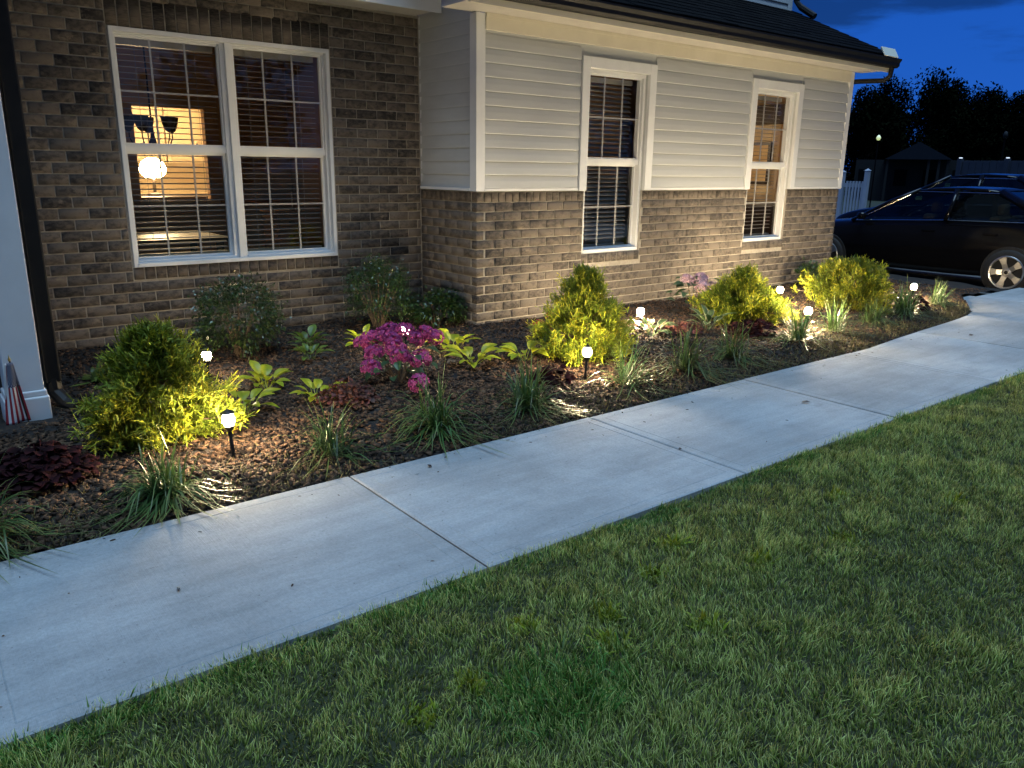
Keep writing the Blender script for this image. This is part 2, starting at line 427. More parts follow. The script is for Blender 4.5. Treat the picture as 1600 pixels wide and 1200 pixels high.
class MB:
    """collects quads / ngons, builds ONE mesh object"""
    def __init__(s): s.v = []; s.f = []
    def add(s, vs, fs):
        o = len(s.v); s.v += [tuple(p) for p in vs]; s.f += [tuple(i + o for i in f) for f in fs]; return s
    def box(s, x0, x1, y0, y1, z0, z1):
        return s.add([(x0, y0, z0), (x1, y0, z0), (x1, y1, z0), (x0, y1, z0), (x0, y0, z1), (x1, y0, z1), (x1, y1, z1), (x0, y1, z1)],
                     [(0, 3, 2, 1), (4, 5, 6, 7), (0, 1, 5, 4), (1, 2, 6, 5), (2, 3, 7, 6), (3, 0, 4, 7)])
    def tube(s, pts, r, n=8, cap=True):
        pts = [Vector(p) for p in pts]
        rs = r if isinstance(r, (list, tuple)) else [r] * len(pts)
        o = len(s.v); prev = None
        for i, p in enumerate(pts):
            d = (pts[min(i + 1, len(pts) - 1)] - pts[max(i - 1, 0)]).normalized()
            a = prev if prev is not None and abs(prev.dot(d)) < 0.95 else (Vector((1, 0, 0)) if abs(d.x) < 0.8 else Vector((0, 1, 0)))
            e1 = (a - d * a.dot(d)).normalized(); e2 = d.cross(e1); prev = e1
            for j in range(n):
                t = 2 * math.pi * j / n
                s.v.append(tuple(p + (e1 * math.cos(t) + e2 * math.sin(t)) * rs[i]))
        for i in range(len(pts) - 1):
            for j in range(n):
                s.f.append((o + i * n + j, o + i * n + (j + 1) % n, o + (i + 1) * n + (j + 1) % n, o + (i + 1) * n + j))
        if cap:
            s.f.append(tuple(o + j for j in reversed(range(n))))
            s.f.append(tuple(o + (len(pts) - 1) * n + j for j in range(n)))
        return s
    def lathe(s, prof, c=(0, 0, 0), n=20):
        o = len(s.v)
        for (r, z) in prof:
            for j in range(n):
                t = 2 * math.pi * j / n
                s.v.append((c[0] + r * math.cos(t), c[1] + r * math.sin(t), c[2] + z))
        for i in range(len(prof) - 1):
            for j in range(n):
                s.f.append((o + i * n + j, o + i * n + (j + 1) % n, o + (i + 1) * n + (j + 1) % n, o + (i + 1) * n + j))
        return s
    def extrude(s, prof, axis, a0, a1):
        """closed 2-D profile swept along axis 'x' (profile is (y,z)) or 'y' (profile is (x,z))"""
        n = len(prof)
        P = (lambda a, p: (a, p[0], p[1])) if axis == 'x' else (lambda a, p: (p[0], a, p[1]))
        return s.add([P(a0, p) for p in prof] + [P(a1, p) for p in prof],
                     [(i, (i + 1) % n, n + (i + 1) % n, n + i) for i in range(n)] + [tuple(reversed(range(n))), tuple(range(n, 2 * n))])
    def build(s, name, mat, parent=None, smooth=False, bevel=0.0, loc=None, rotz=0.0):
        me = bpy.data.meshes.new(name)
        me.from_pydata(s.v, [], s.f)
        bm = bmesh.new(); bm.from_mesh(me); bmesh.ops.recalc_face_normals(bm, faces=bm.faces); bm.to_mesh(me); bm.free()
        if smooth:
            me.polygons.foreach_set('use_smooth', [True] * len(me.polygons))
        me.materials.append(MATS[mat])
        o = link(bpy.data.objects.new(name, me), parent)
        if bevel:
            md = o.modifiers.new('bevel', 'BEVEL'); md.width = bevel; md.segments = 2; md.limit_method = 'ANGLE'
        if loc is not None: o.location = loc
        if rotz: o.rotation_euler.z = rotz
        return o

def obj_from(name, me, mat, parent=None, kind=None):
    if not me.materials:
        me.materials.append(MATS[mat])
    o = link(bpy.data.objects.new(name, me), parent)
    if kind: o['kind'] = kind
    return o

def tag(o, label, cat, group=None):
    o['label'] = label; o['category'] = cat
    if group: o['group'] = group
    return o

def thing(name, label, cat, loc=(0, 0, 0), rotz=0.0, group=None):
    o = bpy.data.objects.new(name, None)
    o.empty_display_size = 0.1
    COL.objects.link(o)
    o.location = loc; o.rotation_euler.z = rotz
    return tag(o, label, cat, group)

def struct(o):
    o['kind'] = 'structure'
    return o

def strands(P, D, Ln, W, droop, prof, side=None, rnd=None, tips=None, cup=0.0):
    """curved ribbons: roots P, start directions D, lengths, widths, droop; prof = width profile root..tip"""
    P = np.asarray(P, float); D = np.asarray(D, float); n = len(P)
    Ln = np.broadcast_to(np.asarray(Ln, float), (n,)); W = np.broadcast_to(np.asarray(W, float), (n,)); droop = np.broadcast_to(np.asarray(droop, float), (n,))
    D = D / np.linalg.norm(D, axis=1, keepdims=True)
    k = len(prof); t = np.linspace(0, 1, k)
    if side is None:
        a = RNG.normal(size=(n, 3)) * 0.35 + np.array([0, 0, 1.0])
        side = np.cross(D, a)
    side = side / (np.linalg.norm(side, axis=1, keepdims=True) + 1e-9)
    C = P[:, None, :] + Ln[:, None, None] * (D[:, None, :] * t[None, :, None])
    C[:, :, 2] -= (Ln * droop)[:, None] * (t ** 2)[None, :]
    off = side[:, None, :] * (W[:, None] * np.asarray(prof)[None, :] * 0.5)[:, :, None]
    V = np.stack([C - off, C + off], axis=2).reshape(-1, 3)
    base = (np.arange(n) * k * 2)[:, None]
    q = np.arange(k - 1)[None, :] * 2
    F = np.stack([base + q, base + q + 1, base + q + 3, base + q + 2], axis=2).reshape(-1, 4)
    if rnd is None: rnd = RNG.random(n)
    tipv = np.broadcast_to(t[None, :, None], (n, k, 2)) if tips is None else (np.asarray(tips)[:, None, None] * (0.55 + 0.45 * t)[None, :, None] * np.ones((1, 1, 2)))
    return V, F, {'tip': np.ascontiguousarray(tipv).reshape(-1), 'rnd': np.repeat(rnd, k * 2)}

def join_np(parts):
    Vs, Fs, A = [], [], {}
    o = 0
    for V, F, at in parts:
        Vs.append(V); Fs.append(F + o); o += len(V)
        for k2, v2 in at.items(): A.setdefault(k2, []).append(v2)
    return np.concatenate(Vs), np.concatenate(Fs), {k2: np.concatenate(v2) for k2, v2 in A.items()}

def sphere_dirs(n, zmin=-1.0):
    z = RNG.uniform(zmin, 1, n); a = RNG.uniform(0, 2 * math.pi, n); r = np.sqrt(1 - z * z)
    return np.stack([r * np.cos(a), r * np.sin(a), z], axis=1)

# ================================================================== GROUND
BX, BY, LY, RX = 4.115, 5.706, 6.622, 10.0       # bay corner, bay front, recessed wall, right end of the house
SWN, SWF = 2.115, 3.235                            # sidewalk near and far edge

def bed_front(x):
    return np.interp(x, [-9, 6.4, 7.1, 7.8, 8.47, 9.0, 9.2], [SWF, SWF, 3.31, 3.36, 3.41, 3.47, 3.53])
def lumpy(x, y, a=0.02):
    return a * (np.sin(x * 3.1 + 1.3 * y) * np.cos(y * 4.3 - x) + 0.6 * np.sin(x * 7.7 + 2) * np.sin(y * 8.9) + 0.4 * np.sin(x * 17.0 + y * 13))
def bed_z(x, y):
    yf = bed_front(np.clip(x, -9, 9.2))
    e = np.clip((y - yf) / 0.35, 0, 1)
    return -0.015 + 0.05 * e + 0.025 * np.clip((y - 4.5) / 2, 0, 1) + lumpy(x, y, 0.014) * e - 0.10 * np.clip((x - 10.2) / 1.8, 0, 1)

def ground_plane():
    mb = MB()
    mb.add([(-250, -250, -0.32), (600, -250, -0.32), (600, 600, -0.32), (-250, 600, -0.32)], [(0, 1, 2, 3)])
    struct(mb.build('ground', 'far_ground'))
ground_plane()

def height_sheet(name, xs, ys, zf, mat, clipf=None):
    X, Y = np.meshgrid(xs, ys)
    if clipf is not None:
        Y = clipf(X, Y)
    Z = zf(X, Y)
    V = np.stack([X, Y, Z], axis=2).reshape(-1, 3)
    nx, ny = len(xs), len(ys)
    i = np.arange(nx - 1)[None, :] + nx * np.arange(ny - 1)[:, None]
    F = np.stack([i, i + 1, i + nx + 1, i + nx], axis=2).reshape(-1, 4)
    return struct(obj_from(name, np_mesh(name, V, F, smooth=True), mat))

# planting bed (rows run from its front edge to the house wall)
def bed_rows(X, Y):
    yf = bed_front(np.clip(X, -9, 9.2)) - 0.01
    yf = np.where(X > 9.2, 3.53 + (X - 9.2) * 0.55, yf)
    yf = np.minimum(yf, 4.05)
    return yf + (6.64 - yf) * Y
height_sheet('garden_bed', np.linspace(-3.0, 11.95, 300), np.linspace(0, 1, 90), bed_z, 'soil', bed_rows)

# sidewalk: base with one slab per joint
def slab(name, poly, parent, z=0.0, border=0.055):
    bm = bmesh.new()
    vs = [bm.verts.new((x, y, z)) for x, y in poly]
    f = bm.faces.new(vs)
    if f.normal.z < 0: f.normal_flip()
    top = f
    r = bmesh.ops.extrude_face_region(bm, geom=[f])
    for v in [g for g in r['geom'] if isinstance(g, bmesh.types.BMVert)]:
        v.co.z = z
    for v in vs: v.co.z = z - 0.10
    top = [g for g in r['geom'] if isinstance(g, bmesh.types.BMFace)][0]
    bmesh.ops.inset_region(bm, faces=[top], thickness=0.008, depth=0.004, use_even_offset=True)
    bmesh.ops.inset_region(bm, faces=[top], thickness=border, depth=0.0, use_even_offset=True)
    bmesh.ops.inset_region(bm, faces=[top], thickness=0.003, depth=-0.002, use_even_offset=True)
    bmesh.ops.inset_region(bm, faces=[top], thickness=0.003, depth=0.002, use_even_offset=True)
    bmesh.ops.recalc_face_normals(bm, faces=bm.faces)
    me = bpy.data.meshes.new(name); bm.to_mesh(me); bm.free()
    me.materials.append(MATS['concrete'])
    return link(bpy.data.objects.new(name, me), parent)

walk = MB().box(-6, 12.0, SWN + 0.01, SWF - 0.012, -0.20, -0.055).build('sidewalk', 'soil')
struct(walk)
JX = [-6.28, -4.71, -3.14, -1.57, 0.01, 1.581, 3.16, 4.68, 6.14, 7.52, 8.86]
for a, b in zip(JX[:-1], JX[1:]):
    xs = np.linspace(b - 0.005, a + 0.005, 6)
    slab('slab', [(a + 0.005, SWN), (b - 0.005, SWN)] + [(float(x), float(bed_front(x)) - 0.004) for x in xs], walk, z=random.uniform(-0.003, 0.003))
slab('slab', [(8.865, SWN), (10.4, SWN), (10.4, 4.06), (10.12, 4.045), (9.62, 3.76), (9.2, 3.54), (8.865, 3.45)], walk, z=-0.004)
slab('slab', [(10.41, SWN), (11.95, SWN), (11.95, 4.06), (10.41, 4.06)], walk, z=-0.03)

# driveway in front of and beside the house end
def drive_z(x, y):
    return -0.16 + 0.0 * x
height_sheet('driveway', np.linspace(11.9, 17.6, 12), np.linspace(-14, 12, 20), drive_z, 'driveway')

# lawn
def lawn_z(x, y):
    return -0.020 + lumpy(x, y, 0.008) - 0.02 * np.clip((1.6 - y), 0, 4) * 0.3
height_sheet('lawn', np.linspace(-8, 11.9, 220), np.linspace(-16, SWN - 0.005, 200), lawn_z, 'lawn_soil')

# porch slab at the left
pz = MB().box(-2.6, 0.335, 4.80, LY - 0.02, -0.1, 0.055).build('porch', 'concrete'); struct(pz)

# ================================================================== HOUSE
house = thing('brick_house', 'brick and pale siding house with a projecting bay and a dark roof', 'house', (0, 0, 0))
BL, BH, JT = 0.203, 0.0813, 0.0095
def brick_mesh(name, w, h, d):
    """front face at y=0, unit centred on x and z, chamfered and slightly uneven"""
    j = lambda a: random.uniform(-a, a)
    hw, hh, c = (w - JT) / 2, (h - JT) / 2, 0.003
    V = []
    for (y, e) in ((d, 0), (c + 0.001, 0), (0, c)):
        for sx, sz in ((-1, -1), (1, -1), (1, 1), (-1, 1)):
            V.append((sx * (hw - e + j(0.0012)), y + (j(0.0012) if y == 0 else 0), sz * (hh - e + j(0.0012))))
    F = [(0, 4, 5, 1), (1, 5, 6, 2), (2, 6, 7, 3), (3, 7, 4, 0), (4, 8, 9, 5), (5, 9, 10, 6), (6, 10, 11, 7), (7, 11, 8, 4), (8, 11, 10, 9)]
    return np.array(V), np.array(F)
STRETCH = [brick_mesh('brick', BL, BH, 0.08) for _ in range(8)]
UPRIGHT = [brick_mesh('brick', 0.0817, 1.0, 0.08) for _ in range(4)]

BRICKS = []    # (matrix 4x4 as numpy, template key, variant, apparent size, wall index)
def put_brick(wall, org, ud, nd, u, z, w, h, up_=False):
    """wall frame: org + u*ud ; nd = inward normal"""
    jit = random.uniform(-0.0018, 0.0018)
    c = org + ud * u + Vector((0, 0, z)) + nd * jit
    if up_:
        sx, sz, key, var = w / 0.0722, (h - JT) / (1.0 - JT), 'u', random.randrange(4)
    else:
        sx, sz, key, var = (w - JT) / (BL - JT), (h - JT) / (BH - JT), 's', random.randrange(8)
    M = np.eye(4)
    M[:3, 0] = np.array(ud) * sx; M[:3, 1] = np.array(nd); M[:3, 2] = (0, 0, sz); M[:3, 3] = c
    v = c - CAM
    size = w * h * abs(v.normalized().dot(nd)) / v.length_squared
    px = FPX * v.dot(rt) / v.dot(fw) + 800; py = 600 - FPX * v.dot(up) / v.dot(fw)
    hidden = px < 85 or py < 0 or (py > 560)
    BRICKS.append((M, key, var, 0 if hidden else size, wall))

def lay(wall, org, ud, nd, u1, z0, courses, openings, first=0, corner=False):
    """running bond; openings = (u0,u1,z0,z1)"""
    for r in range(courses):
        zc = z0 + (r + 0.5) * BH
        start = (0.0 if (r % 2) == first else 0.0995) if corner else (0.0 if (r % 2) == first else -BL / 2)
        u = start
        while u < u1 - 0.02:
            a, b = max(u, 0.0), min(u + BL, u1)
            u += BL
            segs = [(a, b)]
            for (o0, o1, p0, p1) in openings:
                if zc > p0 and zc < p1:
                    ns = []
                    for (s0, s1) in segs:
                        if s1 <= o0 or s0 >= o1: ns.append((s0, s1)); continue
                        if s0 < o0: ns.append((s0, o0))
                        if s1 > o1: ns.append((o1, s1))
                    segs = ns
            for (s0, s1) in segs:
                if s1 - s0 > 0.03:
                    put_brick(wall, org, ud, nd, (s0 + s1) / 2, zc, s1 - s0, BH)

def upright(wall, org, ud, nd, u0, u1, z0, z1):
    n = max(1, round((u1 - u0) / 0.0817)); w = (u1 - u0) / n
    for i in range(n):
        put_brick(wall, org, ud, nd, u0 + (i + 0.5) * w, (z0 + z1) / 2, w - JT, z1 - z0, True)

# recessed left wall (faces the walk), bay front, bay side
LW0 = -1.2
WA = (1.505, 3.222, 0.652, 2.388)          # left double window opening
WB = (5.40, 6.212, 0.628, 2.345)
WC = (8.008, 8.812, 0.628, 2.345)
# mortar bodies with window holes
def wall_with_holes(name, x0, x1, yf, depth, z0, z1, holes, mat, parent):
    mb = MB()
    xs = sorted({x0, x1} | {h[0] for h in holes} | {h[1] for h in holes})
    for a, b in zip(xs[:-1], xs[1:]):
        hs = [h for h in holes if a >= h[0] - 1e-6 and b <= h[1] + 1e-6]
        if not hs: mb.box(a, b, yf, yf + depth, z0, z1)
        else:
            h = hs[0]
            if h[2] > z0: mb.box(a, b, yf, yf + depth, z0, min(h[2], z1))
            if h[3] < z1: mb.box(a, b, yf, yf + depth, h[3], z1)
    return mb.build(name, mat, parent)
w_left = wall_with_holes('brick_wall', LW0, BX + 0.05, LY + 0.010, 0.157, -0.15, 2.76, [WA], 'mortar', house)
w_bay = wall_with_holes('brick_wall', BX + 0.010, RX - 0.010, BY + 0.010, 0.137, -0.15, 1.232, [WB, WC], 'mortar', house)
w_side = MB().box(BX + 0.010, BX + 0.14, BY + 0.148, LY + 0.006, -0.15, 1.232).build('brick_wall', 'mortar', house)
MB().box(RX - 0.147, RX - 0.0075, BY + 0.148, 12.6, -0.15, 1.232).build('end_wall', 'mortar', house)
X_, Y_ = Vector((1, 0, 0)), Vector((0, 1, 0))
o_l = Vector((LW0, LY, 0)); o_b = Vector((BX, BY, 0)); o_s = Vector((BX, BY, 0))
zc0 = -0.03
opL = (WA[0] - LW0 - 0.012, WA[1] - LW0 + 0.012, WA[2] - 0.10, WA[3] + 0.205)
lay(0, o_l, X_, Y_, BX - LW0, zc0, 34, [opL], 1)
upright(0, o_l, X_, Y_, opL[0], opL[1], WA[2] - 0.10, WA[2])
upright(0, o_l, X_, Y_, opL[0], opL[1], WA[3], WA[3] + 0.205)
zb0 = 1.232 - 0.092 - 14 * BH - BH
ob = [(w[0] - BX - 0.01, w[1] - BX + 0.01, w[2] - 0.098, 3) for w in (WB, WC)]
lay(1, o_b, X_, Y_, RX - BX, zb0, 15, ob, 0, True)
lay(2, o_s, Y_, X_, LY - BY - 0.004, zb0, 15, [], 1, True)
for w, o in zip((WB, WC), ob):
    upright(1, o_b, X_, Y_, o[0], o[1], w[2] - 0.098, w[2])
edges = [0.0] + [q for o in ob for q in (o[0], o[1])] + [RX - BX]
for i in (0, 2, 4):
    upright(1, o_b, X_, Y_, edges[i], edges[i + 1], 1.140, 1.232)
upright(2, o_s, Y_, X_, 0.092, LY - BY - 0.004, 1.140, 1.232)

BRICKS.sort(key=lambda b: -b[3])
SM = {}
for key, lst in (('s', STRETCH), ('u', UPRIGHT)):
    for i, (V, F) in enumerate(lst):
        me = np_mesh('brick', V, F); me.materials.append(MATS['brick']); SM[key, i] = me
walls = [w_left, w_bay, w_side]
for (M, key, var, size, wi) in BRICKS[:300]:
    o = bpy.data.objects.new('brick', SM[key, var]); COL.objects.link(o)
    o.parent = walls[wi]; o.matrix_world = Matrix(M.tolist())
for wi in range(3):
    parts = []
    for (M, key, var, size, w) in BRICKS[300:]:
        if w != wi: continue
        V, F = (STRETCH if key == 's' else UPRIGHT)[var]
        parts.append((V @ M[:3, :3].T + M[:3, 3], F, {}))
    if parts:
        V, F, _ = join_np(parts)
        o = obj_from('brickwork', np_mesh('brickwork', V, F), 'brick', walls[wi], 'stuff')

# siding
def plank_mb(x0, x1, y, z, h, axis='x', k=1.0):
    """lap siding board: y = wall face, boards stand proud towards -y (axis x) or -x (axis y)"""
    pr = [(0.0, 0.003), (-0.021, 0.0), (-0.0235, 0.006), (-0.017, h * 0.55), (-0.008, h - 0.010), (-0.002, h + 0.002), (0.0, h + 0.002)]
    return MB().extrude([(y + p * k, z + q) for p, q in pr], axis, x0, x1)
LAP = 0.1143
core = wall_with_holes('siding_wall', BX + 0.012, RX - 0.012, BY + 0.004, 0.14, 1.236, 2.672, [WB, WC], 'vinyl', house)
core2 = MB().box(BX + 0.012, BX + 0.14, BY + 0.146, LY + 0.004, 1.236, 4.6).build('siding_wall', 'vinyl', house)
MB().box(RX - 0.15, RX - 0.0125, BY + 0.146, 12.6, 1.236, 2.672).build('end_wall', 'vinyl', house)
TRIM = 0.098
spans = [(BX + 0.075, WB[0] - TRIM - 0.012), (WB[1] + TRIM + 0.006, WC[0] - TRIM - 0.012), (WC[1] + TRIM + 0.006, RX - 0.075)]
for i in range(12):
    z = 1.262 + i * LAP
    top = z + LAP > 2.535
    h = min(LAP, 2.545 - z)
    if h < 0.03: continue
    if z < WB[3] + TRIM:
        for a, b in spans: plank_mb(a, b, BY + 0.003, z, h).build('siding_plank', 'vinyl', core)
    else:
        plank_mb(BX + 0.075, RX - 0.075, BY + 0.003, z, h).build('siding_plank', 'vinyl', core)
for i in range(29):
    z = 1.262 + i * LAP
    plank_mb(BY + 0.075, LY - 0.006, BX + 0.011, z, LAP, 'y', 0.35).build('siding_plank', 'vinyl', core2)
# corner posts, starter strip, frieze, J channel at the recessed wall
MB().box(BX - 0.016, BX + 0.076, BY - 0.018, BY + 0.003, 1.238, 2.668).box(BX - 0.016, BX + 0.003, BY + 0.0032, BY + 0.077, 1.238, 2.668).build('corner_post', 'white_trim', house)
MB().box(RX - 0.074, RX + 0.016, BY - 0.018, BY + 0.003, 1.238, 2.668).box(RX - 0.003, RX + 0.016, BY + 0.0032, BY + 0.08, 1.238, 2.668).build('corner_post', 'white_trim', house)
MB().box(BX + 0.0042, BX + 0.013, LY - 0.028, LY - 0.002, 1.24, 2.74).build('inside_channel', 'white_trim', house)
for a, b in spans:
    MB().box(a - 0.003, b + 0.003, BY - 0.024, BY + 0.002, 1.239, 1.260).build('starter_strip', 'white_trim', house)
MB().box(BX - 0.022, BX + 0.011, BY + 0.079, LY - 0.03, 1.239, 1.263).build('starter_strip', 'white_trim', house)
MB().box(BX + 0.079, RX - 0.077, BY - 0.026, BY + 0.0022, 2.545, 2.645).box(BX + 0.079, RX - 0.077, BY - 0.034, BY + 0.0024, 2.6455, 2.672).build('frieze_board', 'cream_trim', house)

# windows -----------------------------------------------------------
def sash_window(x0, x1, z0, z1, y, parent, trim=None, name='window'):
    """one single-hung window: frame, meeting rail, two panes, muntins; y = outer face of the frame"""
    w = MB().box(x0, x0 + 0.032, y, y + 0.09, z0, z1).box(x1 - 0.032, x1, y, y + 0.09, z0, z1)\
        .box(x0 + 0.032, x1 - 0.032, y, y + 0.09, z1 - 0.034, z1).box(x0 + 0.032, x1 - 0.032, y - 0.010, y + 0.09, z0, z0 + 0.034)\
        .build(name, 'white_trim', parent)
    zm = z0 + (z1 - z0) * 0.515
    a, b = x0 + 0.032, x1 - 0.032
    MB().box(a, b, y + 0.022, y + 0.058, zm - 0.024, zm + 0.024).build('meeting_rail', 'white_trim', w)
    # upper sash sits outside, lower sash inside
    for (p0, p1, yy, nm) in ((zm + 0.024, z1 - 0.034, y + 0.030, 'upper_sash'), (z0 + 0.034, zm - 0.024, y + 0.055, 'lower_sash')):
        e = 0.014 if nm == 'upper_sash' else 0.020
        MB().box(a, a + e, yy, yy + 0.026, p0, p1).box(b - e, b, yy, yy + 0.026, p0, p1).box(a + e, b - e, yy, yy + 0.026, p1 - e, p1).box(a + e, b - e, yy, yy + 0.026, p0, p0 + e)\
            .build(nm, 'white_trim', w)
        cols = 3
        zmid = (p0 + p1) / 2
        for i in range(1, cols):
            xm = a + (b - a) * i / cols
            MB().box(xm - 0.007, xm + 0.007, yy + 0.009, yy + 0.019, p0 + e, p1 - e).build('muntin', 'muntin_grey', w)
        MB().box(a + e, b - e, yy + 0.0095, yy + 0.0185, zmid - 0.007, zmid + 0.007).build('muntin', 'muntin_grey', w)
        MB().add([(a + e, yy + 0.006, p0 + e), (b - e, yy + 0.006, p0 + e), (b - e, yy + 0.006, p1 - e), (a + e, yy + 0.006, p1 - e)], [(0, 1, 2, 3)]).build('pane', 'glass', w)
    return w

yL = LY + 0.045
mid = (WA[0] + WA[1]) / 2
sash_window(WA[0] + 0.012, mid - 0.022, WA[2] + 0.012, WA[3] - 0.012, yL, house)
sash_window(mid + 0.022, WA[1] - 0.012, WA[2] + 0.012, WA[3] - 0.012, yL, house)
MB().box(WA[0], WA[0] + 0.030, LY - 0.008, yL - 0.002, WA[2], WA[3]).box(WA[1] - 0.030, WA[1], LY - 0.008, yL - 0.002, WA[2], WA[3])\
    .box(WA[0] + 0.03, WA[1] - 0.03, LY - 0.008, yL - 0.002, WA[3] - 0.032, WA[3]).box(WA[0] + 0.03, WA[1] - 0.03, LY - 0.014, yL - 0.012, WA[2], WA[2] + 0.030)\
    .box(mid - 0.021, mid + 0.021, LY + 0.012, yL + 0.088, WA[2] + 0.031, WA[3] - 0.033).build('window_casing', 'white_trim', house, bevel=0.002)
for w in (WB, WC):
    yb = BY + 0.028
    sash_window(w[0], w[1], w[2], w[3], yb, house)
    # siding-height casing stands proud of the boards, brick reveal below
    MB().box(w[0] - TRIM, w[0] - 0.002, BY - 0.030, BY + 0.026, 1.237, w[3] + TRIM).box(w[1] + 0.002, w[1] + TRIM, BY - 0.030, BY + 0.026, 1.237, w[3] + TRIM)\
        .box(w[0] - 0.002, w[1] + 0.002, BY - 0.030, BY + 0.026, w[3] + 0.002, w[3] + TRIM).build('window_casing', 'white_trim', house, bevel=0.004)

# eaves and roof -----------------------------------------------------
EY = 5.335
MB().box(3.80, RX + 0.19, EY + 0.012, BY - 0.002, 2.674, 2.690).box(3.80, BX - 0.018, BY - 0.0018, BY + 0.05, 2.6745, 2.690).build('soffit', 'soffit', house)
MB().box(3.78, RX + 0.21, EY - 0.012, EY + 0.011, 2.652, 2.835).build('fascia', 'cream_trim', house)
gp = [(EY - 0.0125, 2.700), (EY - 0.075, 2.700), (EY - 0.100, 2.722), (EY - 0.100, 2.755), (EY - 0.122, 2.785), (EY - 0.122, 2.802), (EY - 0.114, 2.802), (EY - 0.114, 2.79), (EY - 0.0125, 2.79)]
MB().extrude(gp, 'x', 3.74, RX + 0.235).build('gutter', 'black_metal', house)
MB().tube([(RX + 0.13, EY - 0.06, 2.70), (RX + 0.13, EY - 0.05, 2.60), (RX + 0.13, EY + 0.02, 2.555), (RX + 0.10, EY + 0.34, 2.565), (RX + 0.07, BY + 0.12, 2.56), (RX + 0.06, BY + 0.19, 2.50), (RX + 0.06, BY + 0.20, 0.1)], 0.030, 10).build('downspout', 'black_metal', house)
# lower shed roof with shingle courses
SL = 0.47
def roof_z(y): return 2.815 + SL * (y - (EY - 0.06))
roof = MB().add([(3.72, EY - 0.06, 2.80), (RX + 0.20, EY - 0.06, 2.80), (RX + 0.20, 6.86, roof_z(6.86) - 0.012), (3.72, 6.86, roof_z(6.86) - 0.012),
                 (3.72, EY - 0.06, 2.83), (RX + 0.20, EY - 0.06, 2.83), (RX + 0.20, 6.86, roof_z(6.86) + 0.01), (3.72, 6.86, roof_z(6.86) + 0.01)],
                [(0, 3, 2, 1), (4, 5, 6, 7), (0, 1, 5, 4), (1, 2, 6, 5), (2, 3, 7, 6), (3, 0, 4, 7)]).build('roof', 'shingle', house)
sh = MB()
y = EY - 0.085; row = 0
while y < 6.75:
    x = 3.72 - (row % 2) * 0.16
    while x < RX + 0.2:
        w_ = random.uniform(0.26, 0.34)
        xa, xb = max(x, 3.72), min(x + w_ - 0.008, RX + 0.215)
        x += w_
        if xb - xa < 0.02: continue
        lift = random.uniform(0.016, 0.026); dy = random.uniform(-0.008, 0.008)
        ya, yb2 = y + dy, y + 0.20
        za, zb = roof_z(ya) + 0.018, roof_z(yb2) + 0.014
        sh.add([(xa, ya, za), (xb, ya, za), (xb, yb2, zb), (xa, yb2, zb), (xa, ya, za + lift * 0.5), (xb, ya, za + lift * 0.5), (xb, yb2, zb + 0.004), (xa, yb2, zb + 0.004)],
               [(4, 5, 6, 7), (0, 1, 5, 4), (1, 2, 6, 5), (3, 0, 4, 7)])
    y += 0.14; row += 1
s_o = sh.build('shingles', 'shingle', roof); s_o['kind'] = 'stuff'
# rake edge on the right and its pale return on top of the gutter
MB().add([(RX + 0.201, EY - 0.05, 2.74), (RX + 0.222, EY - 0.05, 2.74), (RX + 0.222, 6.8, roof_z(6.8) - 0.09), (RX + 0.201, 6.8, roof_z(6.8) - 0.09),
          (RX + 0.201, EY - 0.05, 2.83), (RX + 0.222, EY - 0.05, 2.83), (RX + 0.222, 6.8, roof_z(6.8) + 0.0), (RX + 0.201, 6.8, roof_z(6.8) + 0.0)],
         [(0, 3, 2, 1), (4, 5, 6, 7), (0, 1, 5, 4), (1, 2, 6, 5), (2, 3, 7, 6), (3, 0, 4, 7)]).build('rake_board', 'black_metal', house)
MB().add([(9.80, EY - 0.118, 2.803), (RX + 0.13, EY - 0.118, 2.803), (RX + 0.13, EY - 0.05, 2.90), (9.80, EY - 0.05, 2.90),
          (9.80, EY - 0.134, 2.806), (RX + 0.13, EY - 0.134, 2.806), (RX + 0.13, EY - 0.070, 2.915), (9.80, EY - 0.070, 2.915)],
         [(0, 3, 2, 1), (4, 5, 6, 7), (0, 1, 5, 4), (1, 2, 6, 5), (2, 3, 7, 6), (3, 0, 4, 7)]).build('gutter_guard', 'cream_trim', house, bevel=0.006)
# upper storey
UY = 6.80
upw = MB().box(3.2, 10.13, UY + 0.004, UY + 0.15, 3.30, 6.6).build('upper_wall', 'vinyl', house)
for i in range(9):
    plank_mb(3.2, 10.06, UY + 0.003, 3.50 + i * LAP, LAP).build('siding_plank', 'vinyl', upw)
MB().box(10.05, 10.145, UY - 0.02, UY + 0.003, 3.4, 6.6).build('corner_post', 'white_trim', house)
MB().box(3.2, 10.05, UY - 0.03, UY + 0.002, 3.455, 3.498).build('flashing', 'black_metal', house)
MB().tube([(10.19, UY - 0.05, 6.5), (10.19, UY - 0.05, 3.66), (10.20, UY - 0.12, 3.58), (10.20, UY - 0.34, 3.44)], 0.042, 8).build('downspout', 'black_metal', house)
# eave over the recessed wall
MB().box(-1.4, BX - 0.02, 6.222, LY + 0.006, 2.752, 2.768).build('soffit', 'soffit', house)
MB().box(-1.4, BX - 0.02, 6.200, 6.2215, 2.722, 2.90).build('fascia', 'white_trim', house)
MB().add([(-1.4, 6.15, 2.90), (BX - 0.02, 6.15, 2.90), (BX - 0.02, 7.6, 3.55), (-1.4, 7.6, 3.55), (-1.4, 6.15, 2.93), (BX - 0.02, 6.15, 2.93), (BX - 0.02, 7.6, 3.58), (-1.4, 7.6, 3.58)],
         [(0, 3, 2, 1), (4, 5, 6, 7), (0, 1, 5, 4), (1, 2, 6, 5), (2, 3, 7, 6), (3, 0, 4, 7)]).build('roof', 'shingle', house)
